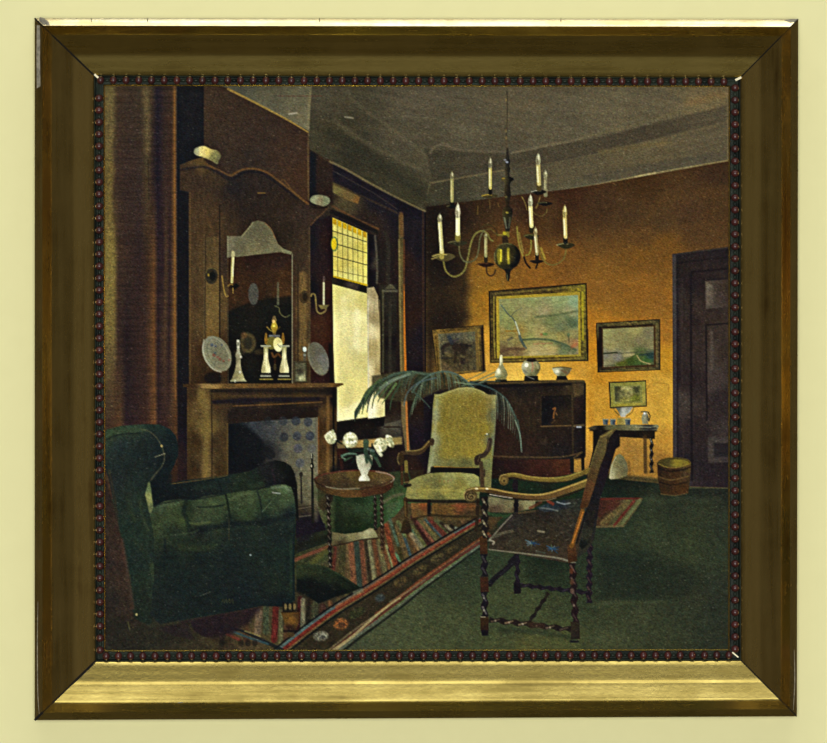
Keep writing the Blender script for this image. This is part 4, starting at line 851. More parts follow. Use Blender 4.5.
poly([(101,434),(108,429),(120,426),(145,424),(160,424.5),(170,429),(176,436),(178.5,446),(178,456),(174,466),(170,474),(166,484),(166,500),(160,512),(160,600),(150,625),(131,618),(128,590),(124,550),(117,520),(109,480),(101,455)],
     [(107,434,'2c3a26'),(118,430,'2e3d26'),(135,427,'2a3a28'),(155,427,'1f2c24'),(170,440,'121c1e'),(173,455,'111b1d'),(165,465,'10181a'),(160,490,'0c1318'),
      (158,440,'141f20'),(150,436,'1a2622'),(120,445,'1b2726'),(140,450,'16211f'),(125,470,'18221f'),(140,480,'192520'),(115,480,'1b2220'),(130,500,'1c2820'),
      (145,500,'223022'),(135,530,'1b2a20'),(150,530,'1f2c1e'),(140,560,'19261f'),(152,580,'1d2a1e'),(140,600,'1a231a'),(158,560,'1a2620')], 1.1, tx=(.15, 3, 5, 0))
line([(103,438),(115,432),(130,430),(145,430)], 4, '33432c', .6, 3); line([(104,441),(118,435),(140,433)], 1.4, '121b1a', .6, 1)
line([(140,429),(148,431),(155,436),(160,443),(163,450),(164.5,458),(162,466),(157,472),(151,480)], 1.3, '474830', .6, 1)
oval(161.7, 446, 1.1, 1.3, 'a09058', .7, .8); line([(155,457),(165,453.5)], .8, '7d7f62', .7, .7)
poly([(148,483),(149.5,481.5),(151,488),(152,498),(154,510),(153,518),(149,512),(146,498),(145,495)], [(148,488,'54603c'),(148,498,'7a7f4c'),(151,508,'525c38')], 1.3, .95)
poly([(151,482),(158,474),(166,470),(172,475),(170,500),(154,507)], '0d151a', 2.4, .8)
line([(140,500),(142,515),(148,530)], 3, '333f26', .5, 2.4); line([(128,500),(134,520)], 4, '29361f', .4, 3)
line([(135,540),(150,560),(155,575)], 4, '24311f', .4, 3); line([(152,565),(155,580)], 5, '323f24', .5, 3)
P('seat_arm', ga)
poly([(154,506),(165,501),(180,499),(194,500),(205,496),(225,494),(240,491.5),(258,490),(275,485),(285,484.5),(291,487),(294,495),(296,510),(295,525),(294,545),(295,600),(288,607),(262,606),(230,612),(190,619),(160,624),(150,615),(154,580),(154,535),(150,515)],
     [(160,508,'2e3c28'),(175,504,'384629'),(172,515,'384726'),(160,522,'2f3c22'),(185,520,'36431f'),(188,508,'1c281b'),(200,504,'344229'),(215,502,'384629'),(200,518,'37452a'),(220,514,'303e24'),
      (230,500,'2b3a20'),(240,498,'3a482a'),(250,500,'3a4829'),(245,512,'2e3f22'),(260,508,'243520'),(270,495,'2f3e24'),(283,488,'4a5a38'),(285,498,'37462a'),(275,505,'2e3d25'),
      (290,515,'152020'),(265,520,'131d1b'),(230,522,'141e19'),(200,530,'141c1a'),(175,532,'1c261a'),(240,535,'151f1b'),(280,535,'141f1c'),(190,545,'1c271a'),(170,560,'131e1a'),
      (200,560,'121d1b'),(230,560,'121c1c'),(260,555,'16211b'),(285,555,'17241c'),(293,560,'12201c'),(180,585,'121d1b'),(220,585,'131d1b'),(250,585,'131d1c'),(275,585,'182319'),(290,590,'142019'),
      (200,605,'131c1a'),(240,602,'0f171a'),(280,600,'0f171a'),(170,610,'161e1b')], 1.2, tx=(.15, 5, 3, 0))
for p, w, c, a in (([(186,502),(184,512),(188,522),(190,532)],5,'152018',.75),([(226,495),(228,505),(230,518)],2.2,'131e14',.85),([(257,491),(260,500),(262,515)],1.8,'16211a',.7),
                   ([(197,507),(210,507),(224,505)],1.6,'172218',.75),([(154,506),(180,500),(198,499),(225,494)],1.6,'101818',.6),([(192,532),(215,527),(235,524),(265,522),(292,515)],5,'101918',.7),
                   ([(190,523),(198,524),(210,522)],2.4,'48552e',.6),([(230,500),(240,494.5),(252,494)],2.6,'4a5836',.5),([(272,488),(284,487),(290,491)],2.6,'55634a',.6),([(160,506),(178,503)],2.4,'46553a',.5),
                   ([(163,536),(190,533),(198,530)],2,'2e3c26',.6),([(180,547),(200,549),(215,546)],6,'26321c',.5),([(229,520),(229,540)],.9,'40381c',.45),([(294.5,525),(293.5,560),(294,600)],1.8,'0d1a1c',.8),
                   ([(291,540),(291,590)],3,'1e3020',.5),([(165,540),(164,570)],2,'0f191b',.5),([(258,490),(262,488),(270,487)],1.2,'12191a',.6)):
    line(p, w, c, a, max(1, w * .5))
line([(272.5,492.5),(280,493.5)], 1.1, '8c9488', .8, .8); line([(262,512),(271,502)], .9, '5c6a4a', .5)
oval(250.5, 555, 1, 1, '8c9a98', .7, .7); line([(200,596),(210,592)], .8, '5c6450', .4)
for x in range(222,234,3): line([(x, 602), (x + 1.5, 599), (x + 2, 603)], .7, '54501f', .4)
P('back_edge', ga)
line([(109,470),(114,495),(118,520)], 2.4, '2f281a', .6, 1.4)
P('claw_foot', ga, 'orange-brown carved claw foot')
poly([(281,612),(300,612),(299,622),(296,630),(288,630),(284,622)], [(286,618,'5c3c14'),(292,620,'6c4618'),(298,618,'4a2f14'),(290,629,'2e1a10')], 1.2)
for x in (285.5,290,294.5): oval(x, 606.5, 1.4, 3, '6a5a34', .9, .9); line([(x - 2.2, 603), (x - 2, 611)], 1.6, '14100d', .9)
line([(282,612),(298,611)], 2, '201409', .8); oval(290, 635, 5, 2.4, '4a3216', 1.2, .8); line([(284,631),(296,631)], 2, '170e0e', .8)
P('painted_floor_shadow_edge', None, 'brown floor at the bottom left corner of the painting')
poly([(101,480),(107,482),(116,515),(124,550),(129,590),(134,618),(150,628),(190,622),(195,632),(215,642),(225,660),(101,660)],
     [(105,500,'2a201a'),(112,520,'2e2319'),(118,550,'35261c'),(108,560,'291f1a'),(124,580,'33261b'),(130,606,'2e2319'),(108,600,'25201a'),(115,630,'222018'),(150,635,'242318'),
      (170,630,'211f17'),(190,636,'2b2618'),(210,645,'342c19'),(130,645,'222017'),(190,648,'322b1a')], 2, tx=(.18, 3, 3, 0))
line([(122,540),(128,575),(133,608)], 3, '4a3022', .6, 2.4); oval(136.5, 614.5, 1.2, 1.2, '9d9464', .7, .8); line([(128,622),(130,630)], 1.2, '5c5830', .5)
poly([(158,628),(188,622),(190,632),(195,640),(175,636)], '1e161a', 3, .6)

fc = P('painted_floor_cushion', None, 'dark green cushion lying on the painted rug')
poly([(296,566),(308,564),(325,566),(340,574),(352,582),(361,588),(350,593),(335,597),(322,602),(319,604),(308,596),(297,590)],
     [(300,570,'26301a'),(315,570,'232c18'),(330,575,'1c2616'),(345,584,'171f12'),(355,588,'15190f'),(310,585,'0b120f'),(325,592,'0a0f0f'),(300,586,'0d1510'),(340,592,'0d110d')], 1.2, tx=(.16, 2.4, 2.4, 30))
poly([(297,580),(315,582),(328,590),(350,590),(335,597),(320,603),(305,596),(296,592)], '0a0f0e', 2.4, .75)
line([(308,565),(325,567),(340,575),(355,585)], 1.4, '343c20', .5, 1.4); line([(348,583),(357,587)], 3, '191e12', .8, 1.2)

# ================================================================== carved open chair in front
cc = P('painted_carved_chair', None, 'tall carved wooden armchair with barley-twist legs in the foreground of the painting')
P('back_leg', cc); twist(517.5, 553, 517, 592, 5.6, '19141a', '2c222c', 8, .6)
poly([(513.5,583),(521,583),(521,593.5),(514,594)], '151118', .9)
P('back_leg', cc); twist(590, 540, 589, 603, 6.2, '1c141c', '5c4630', 9, .55)
P('side_stretcher', cc); line([(516,560),(505,570),(495,578),(490,584)], (5,5.4), '17151a', .95, 1); line([(514,562),(500,575)], 1.2, '24242a', .6)
line([(515,556),(509,562)], 3, '17151a', .9, 1)
P('back_stretcher', cc); twist(521, 585, 590, 593, 5, '19151c', '3c3838', 9, .6)
P('cross_stretcher', cc); twist(548.5, 593, 528, 624, 4.4, '1d1a14', '39341f', 8, .5)
P('far_arm', cc)
line([(507,475.5),(515,475),(525,477.5),(540,479.5),(555,480),(568,478.5),(580,474),(590,470)], (4,5), '6a5722', .95, .9)
line([(508,474),(518,474),(532,477),(550,478),(566,476.5),(582,471.5)], 1.3, '93803c', .7, .9); line([(512,478),(530,481),(552,482.6),(570,481),(585,475)], 1.3, '2b2212', .8, .9)
oval(503.8, 480, 4.8, 5.4, '57451e', .9, .96); oval(504, 480.4, 2.7, 3, '705c2c', .9, .9); oval(504.2, 481, 1.2, 1.4, '34280f', .8, .8)
line([(499.5,480),(501,475.6),(506,474.4)], 1, '8d7c44', .7, .8)
P('arm_post', cc); line([(515.5,482),(515.5,492)], 5, '1b1315', .95, .9); oval(515, 486, 2.8, 3.4, '201617', .9)
line([(516.5,498),(516,512)], 4.2, '17141a', .95, .9); oval(516, 505, 2.7, 3, '17141a', .9)
P('seat', cc, 'dark seat embroidered with blue and pale flowers')
poly([(512,513),(525,511),(545,509),(560,503),(575,499),(583,499),(588,510),(584,530),(578,556),(575,564),(545,559),(515,553.5),(489,550),(489,545),(492,535)],
     [(495,545,'322a1c'),(500,535,'2c251a'),(512,520,'2a2620'),(530,515,'262118'),(545,512,'231e18'),(560,507,'2a2a22'),(575,503,'252820'),(525,530,'2e281c'),(545,530,'2c261a'),
      (565,530,'2f281c'),(575,520,'2e281c'),(515,545,'352e1e'),(535,550,'332c1e'),(555,555,'352c1e'),(570,550,'36291a'),(550,540,'2e2618')], 1, tx=(.2, 3, 2, 0))
poly([(536,508),(548,503),(562,500),(580,498),(586,504),(560,510),(545,512)], [(545,508,'27303a'),(560,504,'20262c'),(575,502,'2a2c20'),(553,508,'1e2834')], 1.6, .85, tx=(.3, 2, 2, 0))
line([(489,541),(500,528),(512,515)], 1.2, '75715c', .75, .9)
line([(489,549.5),(515,552.5),(540,555.5),(560,558.5),(575,563)], (1.0,1.9), '78765f', .75, .9)
for p, w, c, a in (([(493,537),(503,533),(512,531)],3,'57503a',.7),([(538,531),(544,532)],1.8,'7c735a',.8),([(490,540),(494,542),(493,544)],1.8,'87806a',.8),([(548,501),(553,504)],3,'74301c',.9),
                   ([(540,508),(550,509),(558,511)],1.4,'62645a',.7),([(557,502),(564,504),(570,503)],1.3,'848a84',.7),([(555,505),(562,506)],2,'1c2433',.8),([(541,502),(534,506),(530,508)],3,'5c2c18',.7),
                   ([(519,513),(535,511)],2,'5a4a28',.6)):
    line(p, w, c, a, 1)
def flower(x, y, s):
    for k in range(9):
        a = k * .7 + .3; r = s * random.uniform(.6, 1.2)
        line([(x, y), (x + math.cos(a) * r * 1.4, y + math.sin(a) * r * .8)], (1.6,.7), random.choice(['26426a', '2c4c72', '4e6068', '1c3458', '46523f']), .85, .8)
flower(532, 543, 5); flower(552.5, 548.5, 5.5); line([(536,551),(545,553)], 1.2, '4c5648', .6)
for x, y in ((561,533),(566,540),(556,536),(546,538),(509,541),(570,526)): line([(x, y), (x + 3, y - 1)], 1, '5c5440', .5)
P('near_arm', cc)
line([(468,491),(476,489.3),(490,490.5),(505,493.5),(520,496.3),(535,497.3),(550,495.5),(565,490.5),(578,486),(592,481)], (5,7.4), [(470,491,'5e4a22'),(500,493,'4a3416'),(530,497,'5c4220'),(555,494,'5e4420'),(585,484,'6a5626')], .97, .9)
line([(472,488.4),(490,488.8),(508,492.3),(528,494.6),(545,494),(565,488),(588,479.5)], 1.5, 'a08a46', .8, .9)
line([(488,493.5),(510,497.8),(530,500),(550,499.5),(568,494.5),(592,485.5)], 1.6, '2a1c0e', .85, .9)
line([(490,494.5),(505,497),(512,498)], 1, 'b0a68c', .75, .8); line([(530,500.8),(545,500.5),(556,498)], .9, '8a7a54', .6, .8)
oval(470.5, 496, 6.8, 6.2, '4a3a1c', .9, .97); oval(470.8, 496.5, 4.7, 4.3, '6b5a30', .9, .95)
line([(474,494.5),(471.5,493),(468.3,494.5),(467.8,497.5),(470.5,499.3),(473,497.8),(472,495.8),(470.3,496.6)], 1, '2e2210', .9, .7)
line([(464.5,499),(464,494),(467,490.3),(472,489)], 1.1, '9a8a50', .75, .8); oval(476.5, 488.7, 1.6, 1, 'c2b688', .8, .8); oval(487, 488.8, 1.4, .9, 'cfc6a0', .8, .8)
P('front_leg', cc)
twist(484.8, 497, 484.8, 540, 7.6, '1c1512', '8a8058', 10.5, .75)
poly([(479.7,538),(487.2,538),(487.5,554),(480,554)], [(483,545,'43260f'),(484,552,'3a2010')], .8)
twist(484.2, 554, 484.4, 577, 7.2, '17141a', '7d7c68', 11, .7)
poly([(480,577),(488,577),(489,592),(480.5,592.5)], [(484,585,'3c2010'),(487,588,'301a10')], .8)
twist(484.6, 592, 484.6, 617, 7.2, '19161a', '86846f', 12, .7)
poly([(480,617),(488.5,617),(488.7,630),(480.7,631)], [(484,622,'33220f'),(486,628,'2a1a10')], .8); line([(481,617),(485,617)], 1, '8a8464', .7)
poly([(480.8,630),(488.8,630),(488,635.5),(482,636)], '16141a', .9)
P('front_leg', cc)
poly([(567.5,544.5),(575.5,545),(577,561),(568,563)], [(571,552,'4c2c14'),(574,558,'3a200f')], .9)
twist(572.5, 563, 575.5, 624, 7.4, '201413', '7c6450', 12, .65)
for y, c in ((571,'5c2c14'),(582,'54311a'),(591,'5c4a3a')): oval(571 + (y - 563) * .04, y, 2, 3, c, 1.2, .7)
poly([(570.5,622),(579.5,622),(580,639),(571,639.5)], [(574,628,'2a2416'),(577,634,'241f16')], .9); line([(571,641.5),(578,641.5)], 2.4, '18181c', .9, .9)
P('front_stretcher', cc); twist(489, 619.5, 571, 629.5, 6.2, '211b14', '8c7a54', 12, .75); poly([(528,621),(545,624),(545,629),(528,627)], '3a2616', 1.6, .6)
P('back_rail', cc, 'tall slanted wooden chair back seen from the side')
poly([(611,434),(616,429.5),(620,431),(618,442),(614,455),(610,468),(605,484),(600,500),(597,520),(594,540),(586,552),(577,558),(583,530),(586,510),(592,490),(600,462),(606,440)],
     [(612,440,'1d1512'),(608,455,'1f1614'),(604,470,'21161a'),(598,490,'1a1518'),(594,510,'1c1615'),(592,530,'20201c'),(586,545,'2a281e')], 1)
poly([(588,510),(595,510),(593,530),(590,543),(582,550),(579,545),(584,528)], [(590,520,'1f1a14'),(586,535,'2b2a1c'),(583,545,'141612')], 1, tx=(.2, 2, 3, 0))
poly([(600,436),(604,433.5),(612,429),(617,428.2),(613,433),(609,438),(606,452),(601,466),(597,480),(592,494),(588,506),(584,509.5),(580,508),(583,495),(587,480),(591,462),(596,447)],
     [(604,438,'504322'),(611,431,'5a4c26'),(601,450,'524623'),(597,462,'4d3f20'),(594,474,'4a3518'),(590,488,'55351a'),(587,498,'542f16'),(583,506,'44260f')], .9, tx=(.12, 2, 6, -70))
line([(608,437),(606,452),(600,468),(594,490)], 1, '1c140e', .7, .9); line([(599,440),(593,458),(588,476)], 1, '77692f', .5, .9)
line([(612,430.5),(606,434.5),(601,437)], 1.4, '7c6d36', .7, .9)
P('seat_back_post', cc, 'orange-brown lower back post')
line([(582.5,511),(578.5,524),(573.5,541),(571.5,546)], (4.2,4), '6c4216', .97, .9); line([(583,512),(577,530),(572.5,543)], 1.2, 'a5682a', .8, .9); line([(586,512),(582,526),(576.5,543)], 1.4, '191210', .9, .9)

# ================================================================== chandelier
cl = P('painted_chandelier', None, 'brass candle chandelier hanging in the painting')
P('hanging_chain', cl)
line([(507,92),(507,118),(506,140)], 1.5, '3b3423', .8, .9, curve=False); line([(506.4,95),(506.4,132)], .7, '6a5c38', .5, .7); line([(506,136),(507,150)], 2, '51432a', .6, 1)
for y in (100,131,138): oval(506, y, 1, 1.6, '7d6c40', .8, .6)
P('chandelier_stem', cl)
lathe(507.5, [(148,1),(154,1.2),(158,1.8),(162,2.8),(166,1.8),(169,2.8),(173,2),(176.5,2.2),(178,6.2),(180,6.4),(182,3.4),(185,2.4),(190,3),(195,3.4),(200,2.2),(206,1.8),(209,4.8),(213,5.2),(217,4.6),(224,3.2),(232,2)],
      {150: [(500,'352d20'),(515,'2e271c')], 160: [(504,'3a3626'),(508,'22201a'),(512,'1a1814')], 178: [(500,'5c5028'),(505,'4a4022'),(510,'16140f'),(515,'14120e')], 195: [(503,'3a3018'),(508,'241d13'),(512,'17130f')],
       206: [(503,'35260f'),(512,'22180f')], 213: [(502,'4a3c18'),(507,'2c240f'),(513,'14110c')], 222: [(503,'4c4a34'),(507,'26200f'),(511,'38341f')], 232: [(503,'3a3018'),(511,'1c160f')]}, .8)
for x, y, c in ((507,162,'8f929a'),(503.5,178.5,'86762f'),(507,212.5,'8f7f2e'),(505,160,'6c6f70'),(506,197,'6a5a2c')): oval(x, y, 1.4, 1, c, .8, .8)
line([(504.5,218),(506.5,228)], 1.2, '8a8460', .6, .9); line([(510,218),(508.8,228)], 1, '6a6444', .5, .8)
P('chandelier_collar', cl); poly([(503,231.5),(509,231.5),(509.5,237),(502.5,237)], [(504,234,'9a8a22'),(508,234,'6a5c1c')], .8); line([(497,235),(503,235)], 1.6, '8a762c', .8, .8)
line([(505,238),(505.5,243)], 6, '2b2012', .8, 1)
P('chandelier_globe', cl, 'polished brass globe')
oval(507.2, 256.5, 13.4, 13.6, [(495,252,'4a431c'),(497,262,'38310f'),(503,258,'5c531c'),(510,258,'423a14'),(514,250,'2e280f'),(518,258,'14120d'),(514,266,'15130e'),(507,268,'2a2410'),(500,267,'3a3212'),(507,245,'3c3518'),(518,250,'1a170d')], .9, .98, n=26)
line([(498.8,250),(498.2,256),(499.4,263)], 2.6, '8a7d20', .8, 1.4); line([(501,250),(500.8,261)], 1.8, 'c8b82e', .9, 1); line([(508.2,249),(508.6,263)], 2.6, '9a8d24', .8, 1.3); line([(508,252),(508.2,260)], 1.2, 'c0b040', .6, .8)
line([(504.4,248),(504.4,265)], 2, '38330f', .7, 1); line([(494.4,253),(495,262)], 1.2, '7c7440', .6, .9); line([(497,246),(504,243.6),(511,244)], 1.2, '6a6130', .6, .9)
line([(516,248),(519,256),(516,265)], 3, '121009', .6, 2)
lathe(508, [(269,5),(271,3),(273,2.2),(278,1.8),(281,1)], '1f1a10', .8); line([(507,274),(507.4,280)], 1, '6f6430', .7, .8)

AB, AM, AD = '8a7c34', '6a5a28', '2a1c12'
arms = [([(438,262),(444,259),(448,259)], None, 0)]
def arm(paths, col, w=1.7):
    P('candle_arm', cl)
    for p in paths: line(p, w, col, .9, .8)
arm([[(443.5,261),(445.5,270),(450,275),(455,276.5),(461,274),(465.5,268),(468.5,255),(471,243),(475,234.5),(481,231),(487,233),(490,239),(493,241)]], '716830', 1.7)
arm([[(459,246),(460,254),(463,260),(467,262),(473,261),(477,256),(479,247),(480,238),(484,230)]], '5a5530', 1.5)
arm([[(481,228),(486,225),(491,225.5),(496,230),(497,236)]], '3f3014', 1.3)
arm([[(486.5,266),(487,273),(490.5,276),(494,274),(495.5,270)]], '3a2612', 1.4)
arm([[(531,238),(531,248),(529,254),(526,255)], [(517,227),(518,238),(520,248),(523,256)]], '81742e', 1.5)
arm([[(566,250),(564,258),(559,263),(552,265),(545,262),(541,255),(538,245)]], '6e5c24', 1.5)
arm([[(524,257),(526,263),(530,268)], [(538,262),(536,268)]], '22120c', 1.8)
arm([[(522,197),(525,203),(527,210)], [(540,197),(538,204),(536,208)]], '6f5c28', 1.1)
arm([[(532,210),(535,214),(541,216),(546,213),(547,209)]], '5c4a20', 1.1)
arm([[(489.5,200),(490,208)], [(498,203),(499,207)], [(478,206),(477.5,214)]], '5a421c', 1.1)
line([(486,230),(491,229),(496,234),(503,236)], 1.3, '5a4c20', .7, .9)
line([(541,248),(545,259)], 2, '9a8a34', .7, .9); line([(519,233),(523,252)], 1.8, '877b38', .6, .9)
def pan(x, y, w, h, col, hi, label=None):
    P('drip_pan', cl, label)
    poly([(x - w, y - h * .4), (x - w * .5, y - h), (x + w * .5, y - h), (x + w, y - h * .3), (x + w * .55, y + h * .6), (x, y + h), (x - w * .5, y + h * .6)], col, .9, curve=True)
    line([(x - w, y - h * .3), (x - w * .4, y - h * .8), (x + w * .2, y - h * .7)], 1, hi, .85, .8)
def candle(x, y0, y1, y2, w, c, flame, x0=None, cupc='17130e'):
    """flame-shaped bulb y0..y1, wax y1..y2, socket below"""
    P('candle', cl)
    xt = x if x0 is None else x0
    line([(x, y2), (x, y2 + 5)], w * 1.25, cupc, .95, .8, curve=False)
    line([(xt, y1), (x, y2)], w, c, .97, .8, curve=False)
    line([(xt - w * .2, y1 + 2), (x - w * .2, y2 - 2)], w * .35, 'e0dab0' if c > 'a' else 'b4ac7c', .55, .8, curve=False)
    m = (y0 + y1) / 2
    poly([(xt, y0 - .5), (xt + w * .5, m - (m - y0) * .3), (xt + w * .62, m + (y1 - m) * .3), (xt + w * .4, y1), (xt - w * .4, y1), (xt - w * .62, m + (y1 - m) * .3), (xt - w * .5, m - (m - y0) * .3)], flame, .9)
    line([(xt + w * .15, y0 + 2), (xt + w * .1, m)], w * .35, 'cfc9a8', .5, .8)
    line([(xt - w * .2, m + 1), (xt - w * .1, y1 - 1)], w * .4, '4e4630', .45, .9)
pan(452, 207, 5, 2, '1c1812', '5a522e'); candle(452, 171.5, 179, 201, 3.2, '8d8650', '77724e', cupc='12120f')
pan(490, 196.5, 8, 2.2, '3c3218', 'a58d38'); candle(490.3, 157, 168, 188, 3.0, 'a89c56', '7b7758', cupc='14130f')
pan(545, 204, 7.5, 2, '15120f', '57502c'); candle(545.5, 170, 178, 190, 3.2, '787250', '8b8662', cupc='78724e')
pan(539, 192.5, 7.5, 2.4, '17140f', '9a967a'); candle(539, 153, 165, 184, 4.0, 'a89c60', '8a8664', 538.2, '4a3c1a')
pan(531.5, 237, 7.5, 2.8, '2e2812', '6a5f2c'); candle(531.5, 194.5, 206.5, 226, 3.8, 'bdb072', '979270', 530.5, '2a2612')
pan(566, 246, 9, 3, '33290f', '8f8350'); candle(565.5, 205, 218, 237, 3.6, 'b3a05e', 'a08c4c', 564.8, '16160f')
pan(536.5, 261.8, 7, 1.8, '20130d', '4a3418'); candle(537, 227, 235, 254, 3.0, 'a0905a', '8a7c4e', 535.5, '23130c')
pan(486, 265, 8.5, 2.2, '321a0c', '5c3416'); candle(485.8, 232.5, 238, 256, 3.0, '8e8450', '7d7444', cupc='2c2412')
pan(458, 243.5, 10, 2.6, '2e2a16', '625a34'); candle(457.8, 203, 218, 234, 4.2, 'c9bf84', '9a9474', cupc='7a6c2c')
pan(444, 257.5, 11.5, 4, '4a4020', '9a8c4c'); candle(441.8, 213.5, 222, 252, 3.8, 'a8a068', '7c7656', 439.8, '8f813c')
line([(432,259),(440,256)], 1.4, '857a40', .8, .9)
# ================================================================== old varnish, grain and weave of the paint
Xg, Yg = np.meshgrid(gx, gy)
def blur(A, r):
    for ax in (0, 1):
        for _ in range(2):
            B = np.pad(A, [(r + 1, r) if q == ax else (0, 0) for q in range(3)], 'edge').cumsum(ax, dtype=np.float64)
            n = A.shape[ax]; A = (np.take(B, np.arange(2 * r + 1, 2 * r + 1 + n), ax) - np.take(B, np.arange(0, n), ax)) / (2 * r + 1)
    return A.astype(np.float32)
# the painter's own accents: edges of tones set off against each other
img = np.clip(img + .28 * (img - blur(img, 9)) + .30 * (img - blur(img, 2)), 4, 250)

red = np.clip(img[..., 0] - 1.3 * img[..., 1], 0, 60) * (img.mean(-1) < 95)
img[..., 0] -= .22 * red
img[..., 2] -= .55 * np.clip(img[..., 2] - img[..., :2].max(-1), 0, 30)
rng = np.random.default_rng(7)
g2 = vnoise(Xg * .42, Yg * .42, 502); g3 = vnoise(Xg * .12, Yg * .12, 503)
lum = img.mean(-1)
dk = np.clip(1.15 - lum / 220, .35, 1)
img *= (1 + (.025 * g2 + .015 * g3) * dk)[..., None]
wn = rng.standard_normal(img.shape[:2]); wn = (wn + np.roll(wn, 1, 1) * .55) / 1.15            # short horizontal threads
img *= (1 + .10 * wn * dk)[..., None]
img += (rng.standard_normal(img.shape) * 3.2 + wn[..., None] * 1.8).astype(np.float32)
n4 = vnoise(Xg * .45, Yg * .45, 901); n5 = vnoise(Xg * .45, Yg * .45, 902)
img[..., 0] += n4 * 3; img[..., 1] += n5 * 1.2; img[..., 2] -= n4 * 2.5
sp = rng.random(img.shape[:2]); hot = (sp > .9958) & (lum < 120)
for dj, di, f in ((0, 0, 1), (0, 1, .6), (1, 0, .4), (0, -1, .3)):
    img += (np.roll(np.roll(hot, dj, 0), di, 1) * f)[..., None] * np.array([36, 34, 27], np.float32) * rng.uniform(.3, 1.1, img.shape[:2])[..., None]
g_lum = lum
k_ = (np.clip((110 - lum) / 60, 0, 1) * .17)[..., None]          # the old varnish dulls the darks
img = img * (1 - k_) + img.mean(-1, keepdims=True) * k_ * .97
img = np.clip(img, 4, 250)

def to_linear(c):
    c = c / 255.0
    return np.where(c <= .04045, c / 12.92, ((c + .055) / 1.055) ** 2.4)
PIG = 1.0                                  # pigment strength
img *= (1 + .17 * np.clip((g_lum - 125) / 85, 0, 1))[..., None]
lin = np.clip(to_linear(img) * PIG, 0, 1).astype(np.float32)

# ------------------------------------------------------------------ node helpers
def newmat(name):
    m = bpy.data.materials.new(name); m.use_nodes = True
    nt = m.node_tree; b = nt.nodes['Principled BSDF']; return m, nt, b
def node(nt, t, **kw):
    n = nt.nodes.new(t)
    for k, v in kw.items():
        if k in n.inputs.keys(): n.inputs[k].default_value = v
        else: setattr(n, k, v)
    return n
def ramp(nt, fac, stops):
    r = nt.nodes.new('ShaderNodeValToRGB'); nt.links.new(fac, r.inputs[0])
    el = r.color_ramp.elements
    el[0].position, el[0].color = stops[0][0], (*stops[0][1], 1)
    el[1].position, el[1].color = stops[-1][0], (*stops[-1][1], 1)
    for p, c in stops[1:-1]:
        e = el.new(p); e.color = (*c, 1)
    return r
def objcoord(nt, scale):
    tc = nt.nodes.new('ShaderNodeTexCoord'); mp = nt.nodes.new('ShaderNodeMapping'); mp.inputs['Scale'].default_value = scale
    nt.links.new(tc.outputs['Object'], mp.inputs[0]); return mp.outputs[0]

# oil paint: pigment colours with the weave of the canvas and a dull varnish
oil, nt, b = newmat('oil_paint')
at = node(nt, 'ShaderNodeAttribute', attribute_name='pigment'); co = objcoord(nt, (1, 1, 1))
n1 = node(nt, 'ShaderNodeTexNoise', Scale=1300.0, Detail=2.0, Roughness=.6); nt.links.new(co, n1.inputs['Vector'])
mr = node(nt, 'ShaderNodeMapRange'); nt.links.new(n1.outputs[0], mr.inputs[0])
mr.inputs[1].default_value = .25; mr.inputs[2].default_value = .75; mr.inputs[3].default_value = .92; mr.inputs[4].default_value = 1.08
mx = node(nt, 'ShaderNodeVectorMath', operation='SCALE'); nt.links.new(at.outputs['Color'], mx.inputs[0]); nt.links.new(mr.outputs[0], mx.inputs['Scale'])
nt.links.new(mx.outputs[0], b.inputs['Base Color'])
b.inputs['Roughness'].default_value = .55; b.inputs['Specular IOR Level'].default_value = .02
bp = node(nt, 'ShaderNodeBump', Strength=.3, Distance=.0004); nt.links.new(n1.outputs[0], bp.inputs['Height']); nt.links.new(bp.outputs[0], b.inputs['Normal'])

# ------------------------------------------------------------------ root of the framed picture
YC = -0.012                                # face of the canvas, in front of the wall (wall at y = 0)
root = bpy.data.objects.new('framed_painting', None); COL.objects.link(root)
root.location = (0, 0, Z0)
root['label'] = 'framed oil painting of a dim sitting room, hanging on the pale cream wall'
root['category'] = 'painting'
def link(o, parent=root):
    COL.objects.link(o)
    o.parent = parent
    return o
def bmobj(name, bm, mat, parent=root, smooth=False):
    me = bpy.data.meshes.new(name); bm.normal_update(); bm.to_mesh(me); bm.free(); me.materials.append(mat)
    if smooth: me.polygons.foreach_set('use_smooth', [True] * len(me.polygons))
    return link(bpy.data.objects.new(name, me), parent)

# ------------------------------------------------------------------ the canvas, cut along the painted outlines
VX = np.array([X(v) for v in gx]); VZ = np.array([Z(v) - Z0 for v in gy])
fid = ids[:-1, :-1]
jj, ii = np.meshgrid(np.arange(H - 1), np.arange(W - 1), indexing='ij')
made = {}
def patch(k):
    m = fid == k
    if m.sum() < 3: return None
    j = jj[m]; i = ii[m]
    quads = np.stack([j * W + i, (j + 1) * W + i, (j + 1) * W + i + 1, j * W + i + 1], 1)
    used, inv = np.unique(quads.ravel(), return_inverse=True)
    vj, vi = used // W, used % W
    co = np.stack([VX[vi], np.full(len(used), YC), VZ[vj]], 1).astype(np.float32)
    me = bpy.data.meshes.new(OBJ[k]['name'])
    nf = len(quads)
    me.vertices.add(len(used)); me.vertices.foreach_set('co', co.ravel())
    me.loops.add(nf * 4); me.loops.foreach_set('vertex_index', inv.astype(np.int32).ravel())
    me.polygons.add(nf); me.polygons.foreach_set('loop_start', np.arange(0, nf * 4, 4, dtype=np.int32))
    me.update(calc_edges=True)
    ca = me.color_attributes.new('pigment', 'FLOAT_COLOR', 'POINT')
    c4 = np.ones((len(used), 4), np.float32); c4[:, :3] = lin[vj, vi]
    ca.data.foreach_set('color', c4.ravel())
    me.materials.append(oil)
    return me
